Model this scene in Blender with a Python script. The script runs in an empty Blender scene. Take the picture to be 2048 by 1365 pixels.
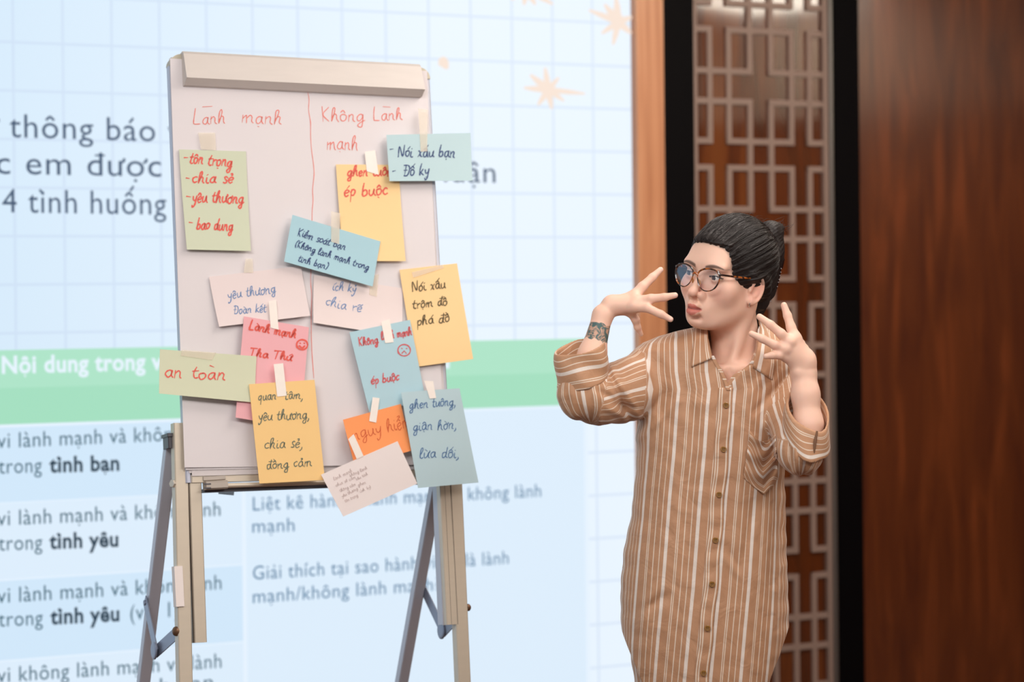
import bpy, math, random, unicodedata
import numpy as np
from mathutils import Vector, Matrix

random.seed(7)
rng = np.random.default_rng(7)
SC = bpy.context.scene
COL = SC.collection

# ------------------------------------------------------------------ camera
FPX = 4600.0                      # focal length in pixels of the 2048x1365 frame (80 mm on 36 mm)
ROLL = 0.01
CAM = np.array([0.0, 0.0, 1.46])
HOR = 587.0                       # horizon row: level camera with a vertical shift
CX = np.array([math.cos(ROLL), 0, -math.sin(ROLL)])
CY = np.array([math.sin(ROLL), 0, math.cos(ROLL)])
cam_data = bpy.data.cameras.new('camera')
cam = bpy.data.objects.new('camera', cam_data)
COL.objects.link(cam)
cam.matrix_world = Matrix(((CX[0], CY[0], 0, CAM[0]), (CX[1], CY[1], -1, CAM[1]), (CX[2], CY[2], 0, CAM[2]), (0, 0, 0, 1)))
cam_data.sensor_width = 36.0
cam_data.lens = FPX / 2048 * 36.0
cam_data.shift_y = -(682.5 - HOR) / 2048
cam_data.clip_end = 60
cam_data.dof.use_dof = True
cam_data.dof.focus_distance = 4.62
cam_data.dof.aperture_fstop = 3.1
SC.camera = cam

# ------------------------------------------------------------------ world, lights, exposure
world = bpy.data.worlds.new('world')
SC.world = world
world.use_nodes = True
wb = world.node_tree.nodes['Background']
wb.inputs[0].default_value = (0.97, 0.98, 1.0, 1)
wb.inputs[1].default_value = 0.40

def area(name, loc, target, sx, sy, power, color):
    l = bpy.data.lights.new(name, 'AREA')
    l.shape = 'RECTANGLE'; l.size = sx; l.size_y = sy; l.energy = power; l.color = color
    o = bpy.data.objects.new(name, l)
    COL.objects.link(o)
    o.location = loc
    d = Vector(target) - Vector(loc)
    o.rotation_euler = d.to_track_quat('-Z', 'Y').to_euler()
    return o
area('area_light', (1.9, 2.2, 2.80), (0.3, 4.7, 1.1), 1.8, 0.9, 46, (1.0, 0.94, 0.89))
area('area_light', (-0.7, 2.2, 2.80), (0.1, 4.7, 1.3), 1.8, 0.9, 72, (1.0, 0.95, 0.92))
area('area_light', (0.9, 4.6, 2.82), (0.6, 4.6, 0.0), 1.2, 0.8, 24, (1.0, 0.90, 0.82))
area('area_light', (1.5, 5.9, 2.84), (1.0, 7.4, 1.1), 1.6, 0.5, 42, (1.0, 0.88, 0.74))  # added lamp that brightens the wall and spares the speaker
SC.view_settings.view_transform = 'Standard'
SC.view_settings.look = 'None'
SC.view_settings.gamma = 1.0
SC.view_settings.use_curve_mapping = False
SC.view_settings.exposure = 0.0

# ------------------------------------------------------------------ helpers
def P(px, py, d):
    """point at depth d (metres along +Y from the camera) seen at a photo pixel"""
    a = (np.asarray(px, float) - 1024) / FPX
    b = -(np.asarray(py, float) - HOR) / FPX
    d = np.asarray(d, float)
    x = (a * CX[0] + b * CY[0]) * d
    z = (a * CX[2] + b * CY[2]) * d
    return np.stack(np.broadcast_arrays(x, d + 0 * x, z + CAM[2]), -1)

def lin(c):
    return tuple(((v / 255) / 12.92 if v / 255 <= .04045 else ((v / 255 + .055) / 1.055) ** 2.4) for v in c)

def on_plane(px, py, o, n):
    """where the view ray of a pixel meets the plane (o, n)"""
    r = P(px, py, 1.0) - CAM
    t = ((o - CAM) @ n) / (r @ n)
    return CAM + r * (t[..., None] if np.ndim(t) else t)

MATS = {}
def mat(name, color=(200, 200, 200), rough=.5, metal=0., noise=0., nscale=20., bump=0., bscale=60., emit=None, estr=1., sss=0., coat=0., alpha=1., stretch=None, spec=.5):
    if name in MATS: return MATS[name]
    m = bpy.data.materials.new(name); m.use_nodes = True
    nt = m.node_tree; b = nt.nodes['Principled BSDF']
    c = lin(color)
    b.inputs['Base Color'].default_value = (*c, 1)
    b.inputs['Roughness'].default_value = rough
    b.inputs['Metallic'].default_value = metal
    b.inputs['Specular IOR Level'].default_value = spec
    b.inputs['Coat Weight'].default_value = coat
    b.inputs['Coat Roughness'].default_value = .12
    b.inputs['Alpha'].default_value = alpha
    if sss:
        b.inputs['Subsurface Weight'].default_value = sss
        b.inputs['Subsurface Radius'].default_value = (1., .35, .2)
        b.inputs['Subsurface Scale'].default_value = .012
    if noise or bump:
        tc = nt.nodes.new('ShaderNodeTexCoord'); mp = nt.nodes.new('ShaderNodeMapping')
        nt.links.new(tc.outputs['Object'], mp.inputs[0])
        if stretch: mp.inputs['Scale'].default_value = stretch
    if noise:
        n = nt.nodes.new('ShaderNodeTexNoise'); n.inputs['Scale'].default_value = nscale; n.inputs['Detail'].default_value = 4
        nt.links.new(mp.outputs[0], n.inputs[0])
        mx = nt.nodes.new('ShaderNodeMix'); mx.data_type = 'RGBA'
        mx.inputs[6].default_value = (*[v * (1 - noise) for v in c], 1)
        mx.inputs[7].default_value = (*[min(1, v * (1 + noise)) for v in c], 1)
        nt.links.new(n.outputs[0], mx.inputs[0]); nt.links.new(mx.outputs[2], b.inputs['Base Color'])
    if bump:
        n2 = nt.nodes.new('ShaderNodeTexNoise'); n2.inputs['Scale'].default_value = bscale
        nt.links.new(mp.outputs[0], n2.inputs[0])
        bp = nt.nodes.new('ShaderNodeBump'); bp.inputs['Strength'].default_value = bump; bp.inputs['Distance'].default_value = .002
        nt.links.new(n2.outputs[0], bp.inputs['Height']); nt.links.new(bp.outputs[0], b.inputs['Normal'])
    if emit is not None:
        b.inputs['Base Color'].default_value = (.02, .02, .02, 1)
        b.inputs['Emission Color'].default_value = (*lin(emit), 1); b.inputs['Emission Strength'].default_value = estr
    MATS[name] = m
    return m

def empty(name, loc=(0, 0, 0), rot=None):
    o = bpy.data.objects.new(name, None); COL.objects.link(o)
    o.empty_display_size = .05
    o.location = loc
    if rot is not None: o.rotation_euler = rot
    return o

def tag(o, label=None, cat=None, group=None, kind=None):
    if label: o['label'] = label
    if cat: o['category'] = cat
    if group: o['group'] = group
    if kind: o['kind'] = kind
    return o

def obj(name, verts, faces, m=None, parent=None, smooth=False, world=True):
    """a mesh object; verts are world coordinates (made local to an Empty parent)"""
    v = np.asarray(verts, float).reshape(-1, 3)
    loc = np.zeros(3)
    if parent is not None:
        pm = parent_mat(parent)
        v = v - pm
    else:
        loc = np.array([(v[:, 0].min() + v[:, 0].max()) / 2, (v[:, 1].min() + v[:, 1].max()) / 2, v[:, 2].min()])
        v = v - loc
    me = bpy.data.meshes.new(name)
    me.from_pydata(v.tolist(), [], [tuple(int(i) for i in f) for f in faces] if not isinstance(faces, np.ndarray) else faces.tolist())
    if smooth:
        me.shade_smooth(); me.set_sharp_from_angle(angle=.7)
    if m: me.materials.append(m)
    o = bpy.data.objects.new(name, me); COL.objects.link(o)
    if parent is not None: o.parent = parent
    else: o.location = loc
    me.update()
    return o

def parent_mat(p):
    t = np.zeros(3)
    while p is not None:
        t = t + np.array(p.location); p = p.parent
    return t

def join(parts):
    V, F, n = [], [], 0
    for v, f in parts:
        v = np.asarray(v, float).reshape(-1, 3)
        V.append(v); F += [tuple(int(i) + n for i in q) for q in f]; n += len(v)
    return np.concatenate(V), F

def hexa(c8):
    """closed box from 8 corners: 4 of one face, 4 of the opposite one"""
    return np.asarray(c8, float), [(0, 3, 2, 1), (4, 5, 6, 7), (0, 1, 5, 4), (1, 2, 6, 5), (2, 3, 7, 6), (3, 0, 4, 7)]

def box(o, ax, ay, az, x0, x1, y0, y1, z0, z1, bev=0.):
    o = np.asarray(o, float)
    def q(x, y, z): return o + ax * x + ay * y + az * z
    if bev <= 0:
        return hexa([q(x0, y0, z0), q(x1, y0, z0), q(x1, y1, z0), q(x0, y1, z0), q(x0, y0, z1), q(x1, y0, z1), q(x1, y1, z1), q(x0, y1, z1)])
    b = bev   # chamfer the four long (z) edges
    ring = [(x0 + b, y0), (x1 - b, y0), (x1, y0 + b), (x1, y1 - b), (x1 - b, y1), (x0 + b, y1), (x0, y1 - b), (x0, y0 + b)]
    V = [q(x, y, z0) for x, y in ring] + [q(x, y, z1) for x, y in ring]
    F = [tuple(reversed(range(8))), tuple(range(8, 16))] + [(i, (i + 1) % 8, 8 + (i + 1) % 8, 8 + i) for i in range(8)]
    return np.array(V), F

def tube(pts, rad, n=10, cap=True):
    pts = np.asarray(pts, float); m = len(pts)
    rad = np.ones(m) * rad if np.ndim(rad) == 0 else np.asarray(rad, float)
    V = []; prev = None
    for i in range(m):
        t = pts[min(i + 1, m - 1)] - pts[max(i - 1, 0)]; t = t / (np.linalg.norm(t) + 1e-12)
        a = prev if prev is not None else (np.array([0, 0, 1.]) if abs(t[2]) < .9 else np.array([1., 0, 0]))
        a = a - t * (a @ t); a = a / (np.linalg.norm(a) + 1e-12); prev = a
        b = np.cross(t, a)
        for k in range(n):
            an = 2 * math.pi * k / n
            V.append(pts[i] + rad[i] * (math.cos(an) * a + math.sin(an) * b))
    F = [(i * n + k, i * n + (k + 1) % n, (i + 1) * n + (k + 1) % n, (i + 1) * n + k) for i in range(m - 1) for k in range(n)]
    if cap: F += [tuple(reversed(range(n))), tuple(range((m - 1) * n, m * n))]
    return np.array(V), F

def disc(c, nrm, r, th, n=20, dome=0.):
    nrm = np.asarray(nrm, float); nrm = nrm / np.linalg.norm(nrm)
    prof = [(r, 0), (r, th * .7), (r * .86, th), (r * .5, th + dome * .7), (0.001, th + dome)]
    a = np.cross(nrm, [0, 0, 1.]); a = a / np.linalg.norm(a) if np.linalg.norm(a) > .1 else np.array([1., 0, 0]); b = np.cross(nrm, a)
    V = []; F = []
    for rr, h in prof:
        for k in range(n):
            an = 2 * math.pi * k / n
            V.append(np.asarray(c) + nrm * h + rr * (math.cos(an) * a + math.sin(an) * b))
    for i in range(len(prof) - 1):
        for k in range(n):
            F.append((i * n + k, i * n + (k + 1) % n, (i + 1) * n + (k + 1) % n, (i + 1) * n + k))
    F += [tuple(reversed(range(n))), tuple(range((len(prof) - 1) * n, len(prof) * n))]
    return np.array(V), F

def grid_slab(fn, nu, nv, back):
    """sheet given by fn(u, v) -> points, closed by a copy shifted by 'back'"""
    u, v = np.meshgrid(np.linspace(0, 1, nu + 1), np.linspace(0, 1, nv + 1))
    A = fn(u.ravel(), v.ravel())
    n = len(A); V = np.concatenate([A, A + back])
    w = nu + 1; F = []
    for j in range(nv):
        for i in range(nu):
            a = j * w + i
            F.append((a, a + w, a + w + 1, a + 1)); F.append((n + a, n + a + 1, n + a + w + 1, n + a + w))
    for i in range(nu):
        F.append((i, i + 1, n + i + 1, n + i)); a = nv * w + i; F.append((a + 1, a, n + a, n + a + 1))
    for j in range(nv):
        a = j * w; F.append((a + w, a, n + a, n + a + w)); a = j * w + nu; F.append((a, a + w, n + a + w, n + a))
    return V, F
# ------------------------------------------------------------------ the wall: screen, column, fretwork door, wood panel
YAW = math.radians(26.5)
DR = 7.3
SO = P(1268, 700, DR); SO[2] = 0.0                 # foot of the screen's right edge
SX = np.array([math.cos(YAW), math.sin(YAW), 0.]) # along the wall, to the right and away
SN = np.array([math.sin(YAW), -math.cos(YAW), 0.])  # out of the wall, towards the room
UZ = np.array([0, 0, 1.])
def wall_st(px, py, off=0.):
    p = on_plane(np.asarray(px, float), np.asarray(py, float), SO + SN * off, SN)
    d = p - SO
    return d @ SX, d[..., 2]
def wpt(s, z, off=0.):
    s = np.asarray(s, float); z = np.asarray(z, float)
    return SO + s[..., None] * SX + z[..., None] * UZ + off * SN
def sx(px, py=700, off=0.): return float(wall_st(px, py, off)[0])

def wood_mat(name, c1, c2, rough, coat, scale=(14, 14, .9), c3=None, spec=.5, crough=.2):
    m = bpy.data.materials.new(name); m.use_nodes = True; nt = m.node_tree; b = nt.nodes['Principled BSDF']
    tc = nt.nodes.new('ShaderNodeTexCoord'); mp = nt.nodes.new('ShaderNodeMapping'); mp.inputs['Scale'].default_value = scale
    nt.links.new(tc.outputs['Object'], mp.inputs[0])
    n = nt.nodes.new('ShaderNodeTexNoise'); n.inputs['Scale'].default_value = 1.6; n.inputs['Detail'].default_value = 6; n.inputs['Distortion'].default_value = .6
    nt.links.new(mp.outputs[0], n.inputs[0])
    r = nt.nodes.new('ShaderNodeValToRGB'); r.color_ramp.elements[0].position = .32; r.color_ramp.elements[1].position = .68
    r.color_ramp.elements[0].color = (*lin(c1), 1); r.color_ramp.elements[1].color = (*lin(c2), 1)
    if c3:
        e = r.color_ramp.elements.new(.52); e.color = (*lin(c3), 1)
    nt.links.new(n.outputs[0], r.inputs[0]); nt.links.new(r.outputs[0], b.inputs['Base Color'])
    b.inputs['Roughness'].default_value = rough; b.inputs['Coat Weight'].default_value = coat; b.inputs['Coat Roughness'].default_value = crough
    b.inputs['Specular IOR Level'].default_value = spec
    return m
M_COL = wood_mat('light_veneer', (178, 116, 78), (214, 158, 118), .45, .1, (16, 16, .7), (200, 138, 98))
M_PANEL = wood_mat('dark_polished_wood', (72, 30, 13), (110, 53, 23), .3, .9, (10, 10, 1.2), (90, 42, 16), crough=.14)
M_REFL = wood_mat('wood_reflection_backing', (64, 30, 12), (108, 58, 24), .10, 1.0, (8, 8, .8), (86, 40, 14), crough=.05)  # wood tones painted in for the room mirrored by dark glass
M_BLACK = mat('black_frame', (3, 2, 4), .6, spec=.08)
M_STEEL = mat('satin_steel_edge', (128, 124, 120), .35, .8)
M_FRET = mat('fret_grey', (138, 116, 106), .55, .0)

def structure(name, parts, m, parent=None):
    v, f = join(parts)
    o = obj(name, v, f, m, parent)
    if parent is None: o['kind'] = 'structure'
    return o
X1, Y1 = np.array([1., 0, 0]), np.array([0, 1., 0])
M_CARPET = mat('carpet', (92, 60, 44), .95, noise=.35, nscale=40, bump=.4, bscale=400)
M_CEIL = mat('ceiling_paint', (226, 220, 210), .9, noise=.02)
M_WALLP = wood_mat('side_wall_wood', (96, 48, 22), (160, 92, 48), .5, .1, (3, 3, .5))
structure('floor', [box((0, 0, 0), X1, Y1, UZ, -6.5, 6, -1.5, 12.0, -.1, 0)], M_CARPET)
structure('ceiling', [box((0, 0, 0), X1, Y1, UZ, -6.5, 6, -1.5, 12.0, 2.9, 3.0)], M_CEIL)
sL = -7.0
sR = 5.0
structure('wall_back', [box(SO, SX, SN, UZ, sL, sR, -.30, -.20, 0, 2.9)], mat('wall_back_paint', (60, 40, 30), .8))
structure('wall_right', [box((0, 0, 0), X1, Y1, UZ, 4.6, 4.7, -1.5, 9.4, 0, 2.33)], M_WALLP)
structure('trim_1', [box((0, 0, 0), X1, Y1, UZ, 4.5, 4.7, -1.5, 9.4, 2.33, 2.9)], mat('wall_upper_paint', (214, 205, 190), .8))

# two panel lamps in the ceiling, out of the frame, mirrored in the polished door
M_LAMP = mat('lamp_diffuser', emit=(255, 244, 226), estr=14)
for lx, ly, lt in ((4.0, 5.75, 'nearer the polished door'), (3.9, 2.6, 'nearer the camera')):
    lp = empty('ceiling_light', (lx, ly, 2.87)); tag(lp, 'white square ceiling panel lamp above the frame, ' + lt, 'ceiling light', 'ceiling lights')
    v, f = box((lx, ly, 0), X1, Y1, UZ, -.40, .40, -.40, .40, 2.865, 2.90, .01); obj('lamp_frame', v, f, mat('lamp_frame_white', (230, 228, 224), .4), lp)
    v, f = box((lx, ly, 0), X1, Y1, UZ, -.36, .36, -.36, .36, 2.858, 2.866); obj('diffuser', v, f, M_LAMP, lp)
# LED wall
led = empty('led_screen', SO + SX * (-2.3))
tag(led, 'large glowing screen showing a pale blue gridded slide with a green table', 'screen')
z0s, z1s = .12, 2.72
v, f = box(SO, SX, SN, UZ, -6.7, 0, -.18, 0, z0s, z1s)
def led_mat():
    m = bpy.data.materials.new('slide_background'); m.use_nodes = True; nt = m.node_tree; N = nt.nodes; L = nt.links
    b = N['Principled BSDF']; b.inputs['Base Color'].default_value = (.02, .02, .02, 1); b.inputs['Roughness'].default_value = .6
    tc = N.new('ShaderNodeTexCoord'); vr = N.new('ShaderNodeVectorMath'); vr.operation = 'DOT_PRODUCT'
    L.new(tc.outputs['Object'], vr.inputs[0]); vr.inputs[1].default_value = tuple(SX)
    sp = N.new('ShaderNodeSeparateXYZ'); L.new(tc.outputs['Object'], sp.inputs[0])
    def M(op, a, bb, c=None):
        n = N.new('ShaderNodeMath'); n.operation = op
        for i, q in enumerate((a, bb, c)):
            if q is None: continue
            if isinstance(q, (int, float)): n.inputs[i].default_value = q
            else: L.new(q, n.inputs[i])
        return n.outputs[0]
    # object coordinates are relative to the screen's foot at s = -2.3
    s28 = sx(28, 300) + 2.3; s1187 = sx(1187, 300) + 2.3
    n_between = 13
    gs = (s1187 - s28) / n_between
    zz = [float(wall_st(600, y)[1]) for y in (0, 1)]
    # horizontal rules, measured at px x=20
    za = float(wall_st(20, 84)[1]); zb = float(wall_st(20, 667)[1]); gz = (za - zb) / 6
    lw = .0045
    def line(co, off, g):
        q = M('PINGPONG', M('SUBTRACT', co, off + 40 * g * 0), g / 2)
        n = N.new('ShaderNodeMapRange'); n.interpolation_type = 'SMOOTHSTEP'
        n.inputs[1].default_value = lw * .2; n.inputs[2].default_value = lw * 1.4; n.inputs[3].default_value = 1; n.inputs[4].default_value = 0
        L.new(q, n.inputs[0]); return n.outputs[0]
    ln = M('MAXIMUM', line(vr.outputs['Value'], s28, gs), line(sp.outputs[2], za, gz))
    # slide colour: a little bluer towards the left and bottom, module-to-module variation
    mr = N.new('ShaderNodeMapRange'); L.new(vr.outputs['Value'], mr.inputs[0])
    mr.inputs[1].default_value = 0.2; mr.inputs[2].default_value = 1.6
    bk = N.new('ShaderNodeMix'); bk.data_type = 'RGBA'; L.new(mr.outputs[0], bk.inputs[0])
    bk.inputs[6].default_value = (*lin((211, 232, 249)), 1); bk.inputs[7].default_value = (*lin((231, 243, 254)), 1)
    vo = N.new('ShaderNodeTexNoise'); vo.inputs['Scale'].default_value = 3; L.new(tc.outputs['Object'], vo.inputs[0])
    gl = N.new('ShaderNodeMix'); gl.data_type = 'RGBA'
    L.new(M('MULTIPLY', ln, .5), gl.inputs[0]); L.new(bk.outputs[2], gl.inputs[6]); gl.inputs[7].default_value = (*lin((196, 213, 238)), 1)
    L.new(gl.outputs[2], b.inputs['Emission Color'])
    b.inputs['Emission Strength'].default_value = 1.0
    return m
obj('display', v, f, led_mat(), led)

def wquad(pts, name, m, off, parent=led):
    """flat slide element from photo pixel corners, lying on the screen"""
    P4 = [wpt(*wall_st(x, y), off) for x, y in pts]
    back = -SN * .0008
    n = len(P4); V = P4 + [p + back for p in P4]
    F = [tuple(range(n)), tuple(reversed(range(n, 2 * n)))] + [(i, n + i, n + (i + 1) % n, (i + 1) % n) for i in range(n)]
    return obj(name, V, F, m, parent)
def emis(name, c, noise=0):
    m = mat(name, emit=c, rough=.6)
    return m
def edge_y(px, ya, xa, yb, xb): return ya + (yb - ya) * (px - xa) / (xb - xa)
E_GREEN = emis('slide_green', (160, 221, 190)); E_GREEN2 = emis('slide_green_light', (170, 226, 198))
E_CELL = emis('slide_cell', (207, 230, 249)); E_CELL2 = emis('slide_cell_pale', (219, 236, 251)); E_GUT = emis('slide_gutter', (228, 241, 254))
E_TXT = emis('slide_text', (58, 84, 114)); E_TXT2 = emis('slide_text_teal', (44, 92, 112)); E_TXT3 = emis('slide_text_soft', (74, 122, 158))
E_BOLD = emis('slide_text_bold', (24, 58, 78)); E_WHITE = emis('slide_text_white', (228, 242, 252)); E_PEACH = emis('slide_star', (243, 224, 210))
# heading band and table, straight edges fixed by s and z on the wall
def zat(px, py): return float(wall_st(px, py)[1])
sEnd = sx(1176, 900)
def srect(s0, s1, za, zb, name, m, off):
    V, F = box(SO + SN * off, SX, SN, UZ, s0, s1, -.0008, 0, zb, za)
    return obj(name, V, F, m, led)
zg0, zg1 = zat(0, 701), zat(0, 850)
srect(-4.6, sEnd + .02, zg0, zg1, 'table_header', E_GREEN, .0012)
zmid = zat(0, 777)
srect(-4.6, sEnd + .02, zg0, zmid, 'table_header', E_GREEN2, .0016)
srect(-4.6, sEnd, zg1, z0s + .01, 'table_gutter', E_GUT, .0012)
s485 = sx(484, 1100); s492 = sx(492, 1100)
rows = [(856, 1006), (1008, 1160), (1163, 1322), (1325, 1500)]
for k, (a, b_) in enumerate(rows):
    srect(-4.6, s485, zat(0, a), max(zat(0, b_), z0s + .02), 'table_cell', E_CELL if k % 2 == 0 else E_CELL2, .002)
srect(s492, sEnd - .015, zat(0, 856), z0s + .02, 'table_cell', E_CELL2, .002)
# stars
def star(cx, cy, rays, name='star'):
    for ang, r1, w in rays:
        a = math.radians(ang); dx, dy = math.cos(a), -math.sin(a); px_, py_ = -dy, dx
        pts = [(cx + px_ * w, cy + py_ * w), (cx + dx * r1 * .6 + px_ * w * .8, cy + dy * r1 * .6 + py_ * w * .8), (cx + dx * r1 + px_ * w * .35, cy + dy * r1 + py_ * w * .35),
               (cx + dx * r1 * 1.04, cy + dy * r1 * 1.04),
               (cx + dx * r1 - px_ * w * .35, cy + dy * r1 - py_ * w * .35), (cx + dx * r1 * .6 - px_ * w * .8, cy + dy * r1 * .6 - py_ * w * .8), (cx - px_ * w, cy - py_ * w)]
        yield pts
def make_star(cx, cy, rays):
    parts = []
    for i, pts in enumerate(star(cx, cy, rays)):
        P4 = [wpt(*wall_st(x, y), .002 + .0002 * i) for x, y in pts]
        n = len(P4); V = P4 + [p - SN * .0008 for p in P4]
        parts.append((V, [tuple(range(n)), tuple(reversed(range(n, 2 * n)))] + [(k, n + k, n + (k + 1) % n, (k + 1) % n) for k in range(n)]))
    ring = [(cx + 13 * math.cos(t), cy + 15 * math.sin(t)) for t in np.linspace(0, 2 * math.pi, 16, endpoint=False)]
    P4 = [wpt(*wall_st(x, y), .0042) for x, y in ring]
    parts.append((P4, [tuple(range(16))]))
    V, F = join(parts); obj('star', V, F, E_PEACH, led)
make_star(1096, 180, [(98, 44, 7), (140, 46, 8), (175, 48, 7), (236, 36, 7), (280, 38, 7), (325, 38, 6), (354, 72, 6), (50, 32, 6)])
make_star(1236, 44, [(95, 50, 8), (128, 44, 8), (158, 62, 7), (215, 40, 7), (257, 46, 7), (318, 34, 8), (20, 30, 7)])
make_star(1052, -22, [(215, 36, 8), (262, 32, 7), (300, 36, 7), (330, 60, 7), (90, 40, 7)])
wquad([(877 + 0, 118), (884, 113), (892, 115), (897, 124), (897, 138), (890, 139), (884, 135), (876, 130)], 'star', E_PEACH, .002)

# slide lettering (built-in font turned into thin flat letters)
def raw_text(s, bold=0.):
    cu = bpy.data.curves.new('t', 'FONT'); cu.body = s; cu.size = 1; cu.offset = bold; cu.resolution_u = 3; cu.space_character = 1.06
    o = bpy.data.objects.new('t', cu); COL.objects.link(o)
    dg = bpy.context.evaluated_depsgraph_get(); me = bpy.data.meshes.new_from_object(o.evaluated_get(dg))
    v = np.array([x.co[:] for x in me.vertices]); f = [tuple(p.vertices) for p in me.polygons]
    COL.objects.unlink(o); bpy.data.objects.remove(o); bpy.data.meshes.remove(me)
    return v, f
_gw = {}
def text_mesh(s, bold=0.):
    """letters from the built-in font, Vietnamese marks drawn over the plain letters"""
    plain = ''.join({'đ': 'd', 'Đ': 'D'}.get(c, unicodedata.normalize('NFD', c)[0]) for c in s)
    v, f = raw_text(plain, bold)
    parts = [(v, f)]
    th = .036 + bold * .9
    def stroke(a, b, t=th):
        a = np.array(a); b = np.array(b); d = (b - a) / np.linalg.norm(b - a); n = np.array([-d[1], d[0]]) * t
        q = [a + n, a - n, b - n, b + n]; parts.append(([(x, y, 0) for x, y in q], [(0, 1, 2, 3)]))
    for i, c in enumerate(s):
        marks = unicodedata.normalize('NFD', c)[1:]
        if not marks and c not in 'đĐ': continue
        key = (plain[i], bold)
        if key not in _gw: _gw[key] = raw_text(plain[i], bold)[0][:, 0]
        w = _gw[key].max() - _gw[key].min()
        r = raw_text(plain[:i + 1], bold)[0][:, 0].max(); cx = r - w / 2; y = .53
        if c in 'đĐ': stroke((r - .20, .60), (r + .07, .60), .026); continue
        if '\u0302' in marks: stroke((cx - .12, y), (cx, y + .12)); stroke((cx, y + .12), (cx + .12, y)); y += .16
        if '\u031b' in marks: stroke((r - .03, .40), (r + .06, .44)); stroke((r + .06, .43), (r + .06, .53))
        dx = .06 if y > .6 else 0
        if '\u0300' in marks: stroke((cx - .1 + dx, y + .15), (cx + .03 + dx, y))
        if '\u0301' in marks: stroke((cx - .02 + dx, y), (cx + .1 + dx, y + .15))
        if '\u0303' in marks: stroke((cx - .12, y + .03), (cx - .04, y + .08)); stroke((cx - .04, y + .08), (cx + .04, y + .03)); stroke((cx + .04, y + .03), (cx + .12, y + .08))
        if '\u0309' in marks: stroke((cx - .04, y + .14), (cx + .05, y + .12), .025); stroke((cx + .05, y + .12), (cx, y), .025)
        if '\u0323' in marks: stroke((cx - .04, -.13), (cx + .04, -.13), .04)
    return join(parts)
def slide_text(s, x0, y0, x1, y1, xh, m, bold=0.):
    """baseline from (x0,y0) to (x1,y1) in the photo; xh = x-height in pixels"""
    v, f = text_mesh(s, bold)
    s0, z0 = wall_st(x0, y0); s1, z1 = wall_st(x1, y1)
    zx = float(wall_st(x0, y0 - xh)[1]) - float(z0)
    w0, w1 = v[:, 0].min(), v[:, 0].max()
    t = (v[:, 0] - w0) / (w1 - w0)
    S = s0 + t * (s1 - s0); Z = z0 + t * (z1 - z0) + v[:, 1] / .449 * zx
    off = .004
    A = wpt(S, Z, off)
    # one flat piece per word: cut where the lettering leaves a gap as wide as a space
    lo = np.array([v[list(q), 0].min() for q in f]); hi = np.array([v[list(q), 0].max() for q in f])
    o_ = np.argsort(lo); cuts = []; reach = hi[o_[0]]
    for i in o_[1:]:
        if lo[i] > reach + .17: cuts.append((lo[i] + reach) / 2)
        reach = max(reach, hi[i])
    wd = np.searchsorted(np.array(cuts), (lo + hi) / 2) if cuts else np.zeros(len(f), int)
    for k in range(len(cuts) + 1):
        fk = [f[i] for i in np.flatnonzero(wd == k)]
        ids = sorted({i for q in fk for i in q}); mp = {a: b for b, a in enumerate(ids)}
        if min(x for x in A[ids][:, 0]) > -99: obj('lettering', A[ids], [tuple(mp[i] for i in q) for q in fk], m, led)
T = slide_text
T("ở thông báo với cả lớp", -42, 273, 600, 292, 31, E_TXT)
T("c em được chia 4 nhóm thảo luận", -8, 348, 990, 366, 31, E_TXT)
T("4 tình huống", 4, 425, 332, 430, 31, E_TXT)
T("Nội dung trong video", 3, 747, 400, 737, 22, E_WHITE, .03)
T("Nhiệm vụ", 700, 738, 898, 736, 22, E_WHITE, .03)
T("vi lành mạnh và không", -6, 897, 362, 881, 20, E_TXT2)
T("trong", -3, 948, 83, 945, 20, E_TXT2)
T("tình bạn", 98, 945, 238, 941, 20, E_BOLD, .03)
T("vi lành mạnh và không lành", -6, 1052, 440, 1032, 20, E_TXT2)
T("trong", -3, 1102, 84, 1099, 20, E_TXT2)
T("tình yêu", 98, 1098, 236, 1093, 20, E_BOLD, .03)
T("vi lành mạnh và không lành", -6, 1207, 442, 1179, 20, E_TXT2)
T("trong", -3, 1254, 85, 1250, 20, E_TXT2)
T("tình yêu", 100, 1249, 238, 1242, 20, E_BOLD, .03)
T("(vid 1)", 260, 1241, 357, 1233, 20, E_TXT2)
T("vi không lành mạnh và lành", -6, 1366, 442, 1336, 20, E_TXT2)
T("mạnh trong tình bạn", -3, 1412, 425, 1378, 20, E_TXT2)
T("Liệt kê hành vi lành mạnh và không lành", 505, 1022, 1081, 994, 18, E_TXT3)
T("mạnh", 504, 1066, 588, 1063, 18, E_TXT3)
T("Giải thích tại sao hành vi đó là lành", 505, 1160, 1016, 1128, 18, E_TXT3)
T("mạnh/không lành mạnh?", 505, 1207, 878, 1181, 18, E_TXT3)

# wooden column beside the screen, black frames, fretwork door, dark panel
cs0, cs1 = sx(1266, 500), sx(1331, 500, .03)
structure('trim_2', [box(SO, SX, SN, UZ, .003, cs1, -.2, .03, 0, 2.9)], M_COL)
structure('trim_3', [box(SO, SX, SN, UZ, cs1 + .002, sx(1391, 500), -.2, .0, 0, 2.9)], M_BLACK)
dS0, dS1 = sx(1391, 500), sx(1660, 500)
door = empty('door_1', SO + SX * ((dS0 + dS1) / 2)); door['kind'] = 'structure'
v, f = box(SO, SX, SN, UZ, dS0, dS1 + .01, -.06, -.02, 0.02, 2.9); obj('backing_panel', v, f, M_REFL, door)
# fret bars
VX = [1395.5, 1427, 1465, 1507, 1549, 1590, 1626, 1658]
zA = zat(1400, 56); 
# vertical period from levels measured near x = 1400 (row A at 56) and at x = 1600 (row at 1297)
zLow = zat(1590, 1297)
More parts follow.
